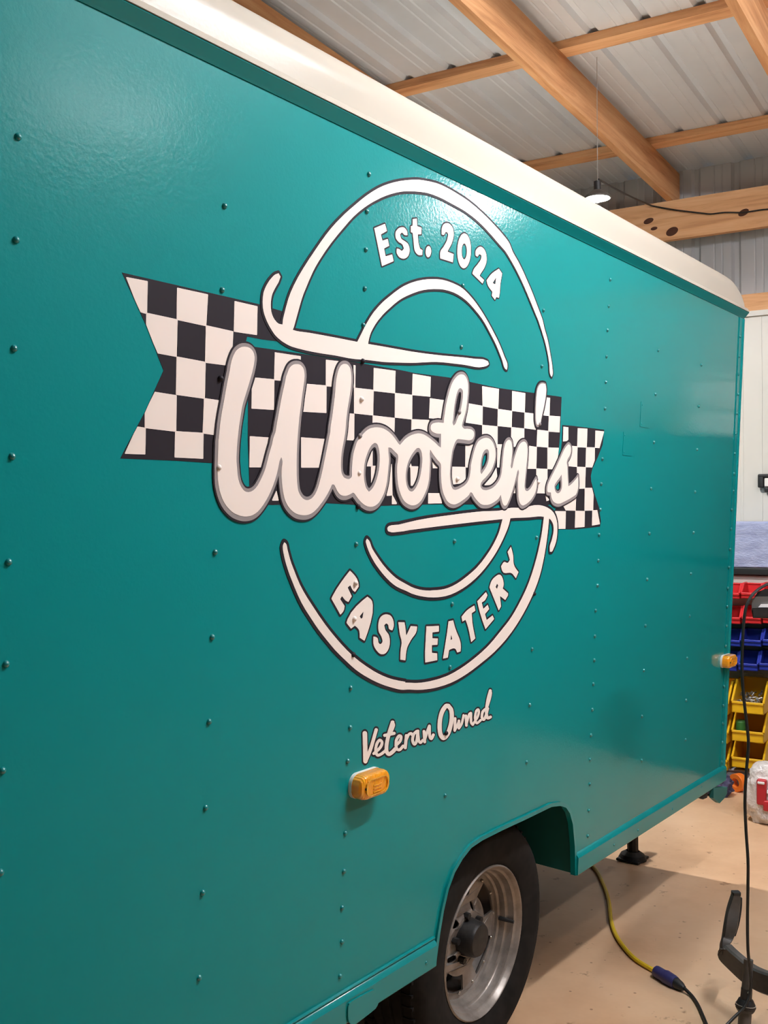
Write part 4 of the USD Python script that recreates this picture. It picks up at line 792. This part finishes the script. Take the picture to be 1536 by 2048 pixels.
# ------------------------------------------------------------------ work light stand at the right edge
HD = 3.02
def wp(u, v, dd=HD): return deep(u, v, dd)
st = xform('work_light_stand', 'dark grey stand with a bent flat arm at the right edge', 'stand')
def ribbon_sweep(P, right_of, w, th, n=5):
    """rounded bar of width w (along right_of) and thickness th swept along P"""
    P = np.asarray(P, float); W = np.broadcast_to(np.asarray(w, float), (len(P),)); H = np.broadcast_to(np.asarray(th, float), (len(P),))
    q = catmull(np.column_stack([P, W, H]), n); P, W, H = q[:, :3], q[:, 3], q[:, 4]
    t = np.gradient(P, axis=0); t /= np.linalg.norm(t, axis=1, keepdims=True)
    r_ = np.asarray(right_of, float)[None] - t*(t @ np.asarray(right_of, float))[:, None]; r_ /= np.linalg.norm(r_, axis=1, keepdims=True); b = np.cross(t, r_)
    sec = [(-.5, -.32), (-.42, -.5), (.42, -.5), (.5, -.32), (.5, .32), (.42, .5), (-.42, .5), (-.5, .32)]; k = len(sec); v, f = [], []
    for i in range(len(P)): v += [P[i] + r_[i]*W[i]*a + b[i]*H[i]*c for a, c in sec]
    for i in range(len(P)-1):
        for j in range(k): f += [(i*k+j, i*k+(j+1) % k, (i+1)*k+(j+1) % k), (i*k+j, (i+1)*k+(j+1) % k, (i+1)*k+j)]
    f += [(0, j+1, j) for j in range(1, k-1)]; e = (len(P)-1)*k; f += [(e, e+j, e+j+1) for j in range(1, k-1)]
    return trimesh.Trimesh(np.array(v), f, process=False)
A = [wp(1575, 1976, 2.91), wp(1536, 1966, 2.97), wp(1510, 1955, 3.01), wp(1492, 1943, 3.04), wp(1474, 1927, 3.07), wp(1460, 1914, 3.10), wp(1451, 1904, 3.12), wp(1450, 1897, 3.125)]
part('arm', ribbon_sweep(A, (0, 0, 1.), .062, .030), DKGREY, st, smooth=30)
Pd = [wp(1448, 1906, 3.12), wp(1449, 1890, 3.12), wp(1455, 1874, 3.13), wp(1461, 1850, 3.13), wp(1466, 1820, 3.14), wp(1470, 1798, 3.14), wp(1472, 1786, 3.14)]
right = RC[0]
part('paddle', ribbon_sweep(Pd, right, [.022, .024, .030, .037, .035, .027, .021], .024), DKGREY, st, smooth=30)
part('paddle_edge', ribbon_sweep([p + right*.022 + RC[2]*.014 for p in Pd[2:6]], right, [.012, .016, .016, .006], .012), BLKPL, st, smooth=30)
part('arm_cap', ribbon_sweep([Pd[-1] + RC[1]*.004, Pd[-1], Pd[-1] - RC[1]*.004], right, .024, .026), BLKPL, st)
c0, c1 = wp(1497, 1922, 2.98), wp(1487, 2075, 2.96)
ax = (c1-c0)/np.linalg.norm(c1-c0)
def at(s): return c0 + (c1-c0)*s
part('tube', tube([at(-.02), at(.40)], [.013, .0145], 14), DKGREY, st)
part('sleeve', tube([at(.36), at(.62)], [.0155, .0165], 14), BLKPL, st)
part('collar', cat([tube([at(.50), at(.56), at(.62), at(.66)], [.020, .026, .027, .022], 16), tube([at(.585), at(.60)], [.0285, .0285], 16)]), BLKPL, st)
part('clip_ring', tube([at(.565), at(.575)], .0278, 16), GALV, st)
part('lower_tube', tube([at(.64), at(1.02), at(1.5)], .018, 14), DKGREY, st)
part('screw', cat([trimesh.creation.icosphere(1, .0035).apply_translation(at(.385) - RC[2]*.015)]), BOLT, st)
mast = floor_at(1600, 2010)
part('mast', tube([(mast[0], mast[1], .0), (mast[0], mast[1], 1.24)], .016, 14), DKGREY, st)
part('foot', cat([tube([(mast[0], mast[1], .03), (mast[0]+.35, mast[1]-.1, .012)], .012, 8), tube([(mast[0], mast[1], .03), (mast[0]-.12, mast[1]-.36, .012)], .012, 8), tube([(mast[0], mast[1], .045), A[0]], .014, 8), tube([at(1.5), (at(1.5)[0], at(1.5)[1], -0+.0)], .018, 10)]), DKGREY, st)
h0, h1 = wp(1503, 1182, 3.0), wp(1600, 1238, 3.0)
hm_ = [wp(u, v, dd) for dd in (3.0, 3.16) for u, v in ((1506, 1236), (1503, 1222), (1504, 1199), (1511, 1193), (1620, 1193), (1620, 1240))]
part('light_head', trimesh.convex.convex_hull(np.array(hm_)), CHARG, st, smooth=20)
hm_ = [wp(u, v, dd) for dd in (3.01, 3.14) for u, v in ((1506, 1200), (1515, 1184), (1530, 1178), (1620, 1172), (1620, 1200))]
part('head_cover', trimesh.convex.convex_hull(np.array(hm_)), BLKPL, st, smooth=20)
hm_ = [wp(u, v, dd) for dd in (2.985, 3.02) for u, v in ((1505, 1216), (1620, 1214), (1620, 1236), (1508, 1234))]
part('head_bezel', trimesh.convex.convex_hull(np.array(hm_)), BLKPL, st, smooth=20)
hm_ = [wp(u, v, dd) for dd in (2.992, 3.0) for u, v in ((1516, 1215), (1522, 1208), (1620, 1207), (1620, 1215))]
part('head_label', trimesh.convex.convex_hull(np.array(hm_)), LABELW, st, smooth=20)
cd = [wp(1560, 1160, 3.05), wp(1536, 1168, 3.03), wp(1518, 1178, 3.0), wp(1503, 1192, 2.98), wp(1493, 1212, 2.97), wp(1488, 1240, 2.97), wp(1485, 1290, 2.97), wp(1484, 1340, 2.97), wp(1488, 1400, 2.97), wp(1494, 1450, 2.97), wp(1497, 1490, 2.97), wp(1493, 1540, 2.97), wp(1490, 1600, 2.97), wp(1492, 1660, 2.97), wp(1496, 1720, 2.96), wp(1496, 1770, 2.96), wp(1495, 1840, 2.96), wp(1496, 1900, 2.95), wp(1500, 1940, 2.95), wp(1502, 1965, 2.945), wp(1499, 1990, 2.94), wp(1488, 2015, 2.93), wp(1468, 2035, 2.92), wp(1446, 2058, 2.90)]
part('lamp_cord', tube(cd, .0042, 8, 4), CORDB, st, label='black cord hanging from the light head')

# ------------------------------------------------------------------ extension cord under the trailer
pts = [(1100, 1690), (1150, 1705), (1186, 1733), (1205, 1765), (1217, 1800), (1222, 1840), (1230, 1866), (1246, 1892), (1268, 1916), (1290, 1931), (1314, 1944)]
P3 = [floor_at(u, v, .008) for u, v in pts]
ec = xform('extension_cord', 'yellow extension cord running out from under the trailer', 'cord')
part('cable', tube(P3, .0075, 8, 5), CORDY, ec)
a, b = floor_at(1311, 1942, .018), floor_at(1352, 1966, .018); dv = b-a
part('connector', tube([a-dv*.05, a+dv*.05, a+dv*.42, a+dv*.5, a+dv*.9, b], [.010, .019, .019, .022, .020, .018], 12), PLUGB, ec, label='dark blue connector')
bc = xform('black_cord', 'black cord plugged into the blue end of the yellow cord', 'cord')
b2, c2 = floor_at(1344, 1961, .018), floor_at(1369, 1977, .014)
part('plug', tube([b2, b2+(c2-b2)*.2, b2+(c2-b2)*.7, c2], [.017, .0185, .014, .007], 12), BLKPL, bc)
part('cable', tube([c2] + [floor_at(u, v, .006) for u, v in ((1384, 1992), (1396, 2010), (1406, 2032), (1416, 2056), (1432, 2090))], .0052, 8, 5), CORDB, bc)
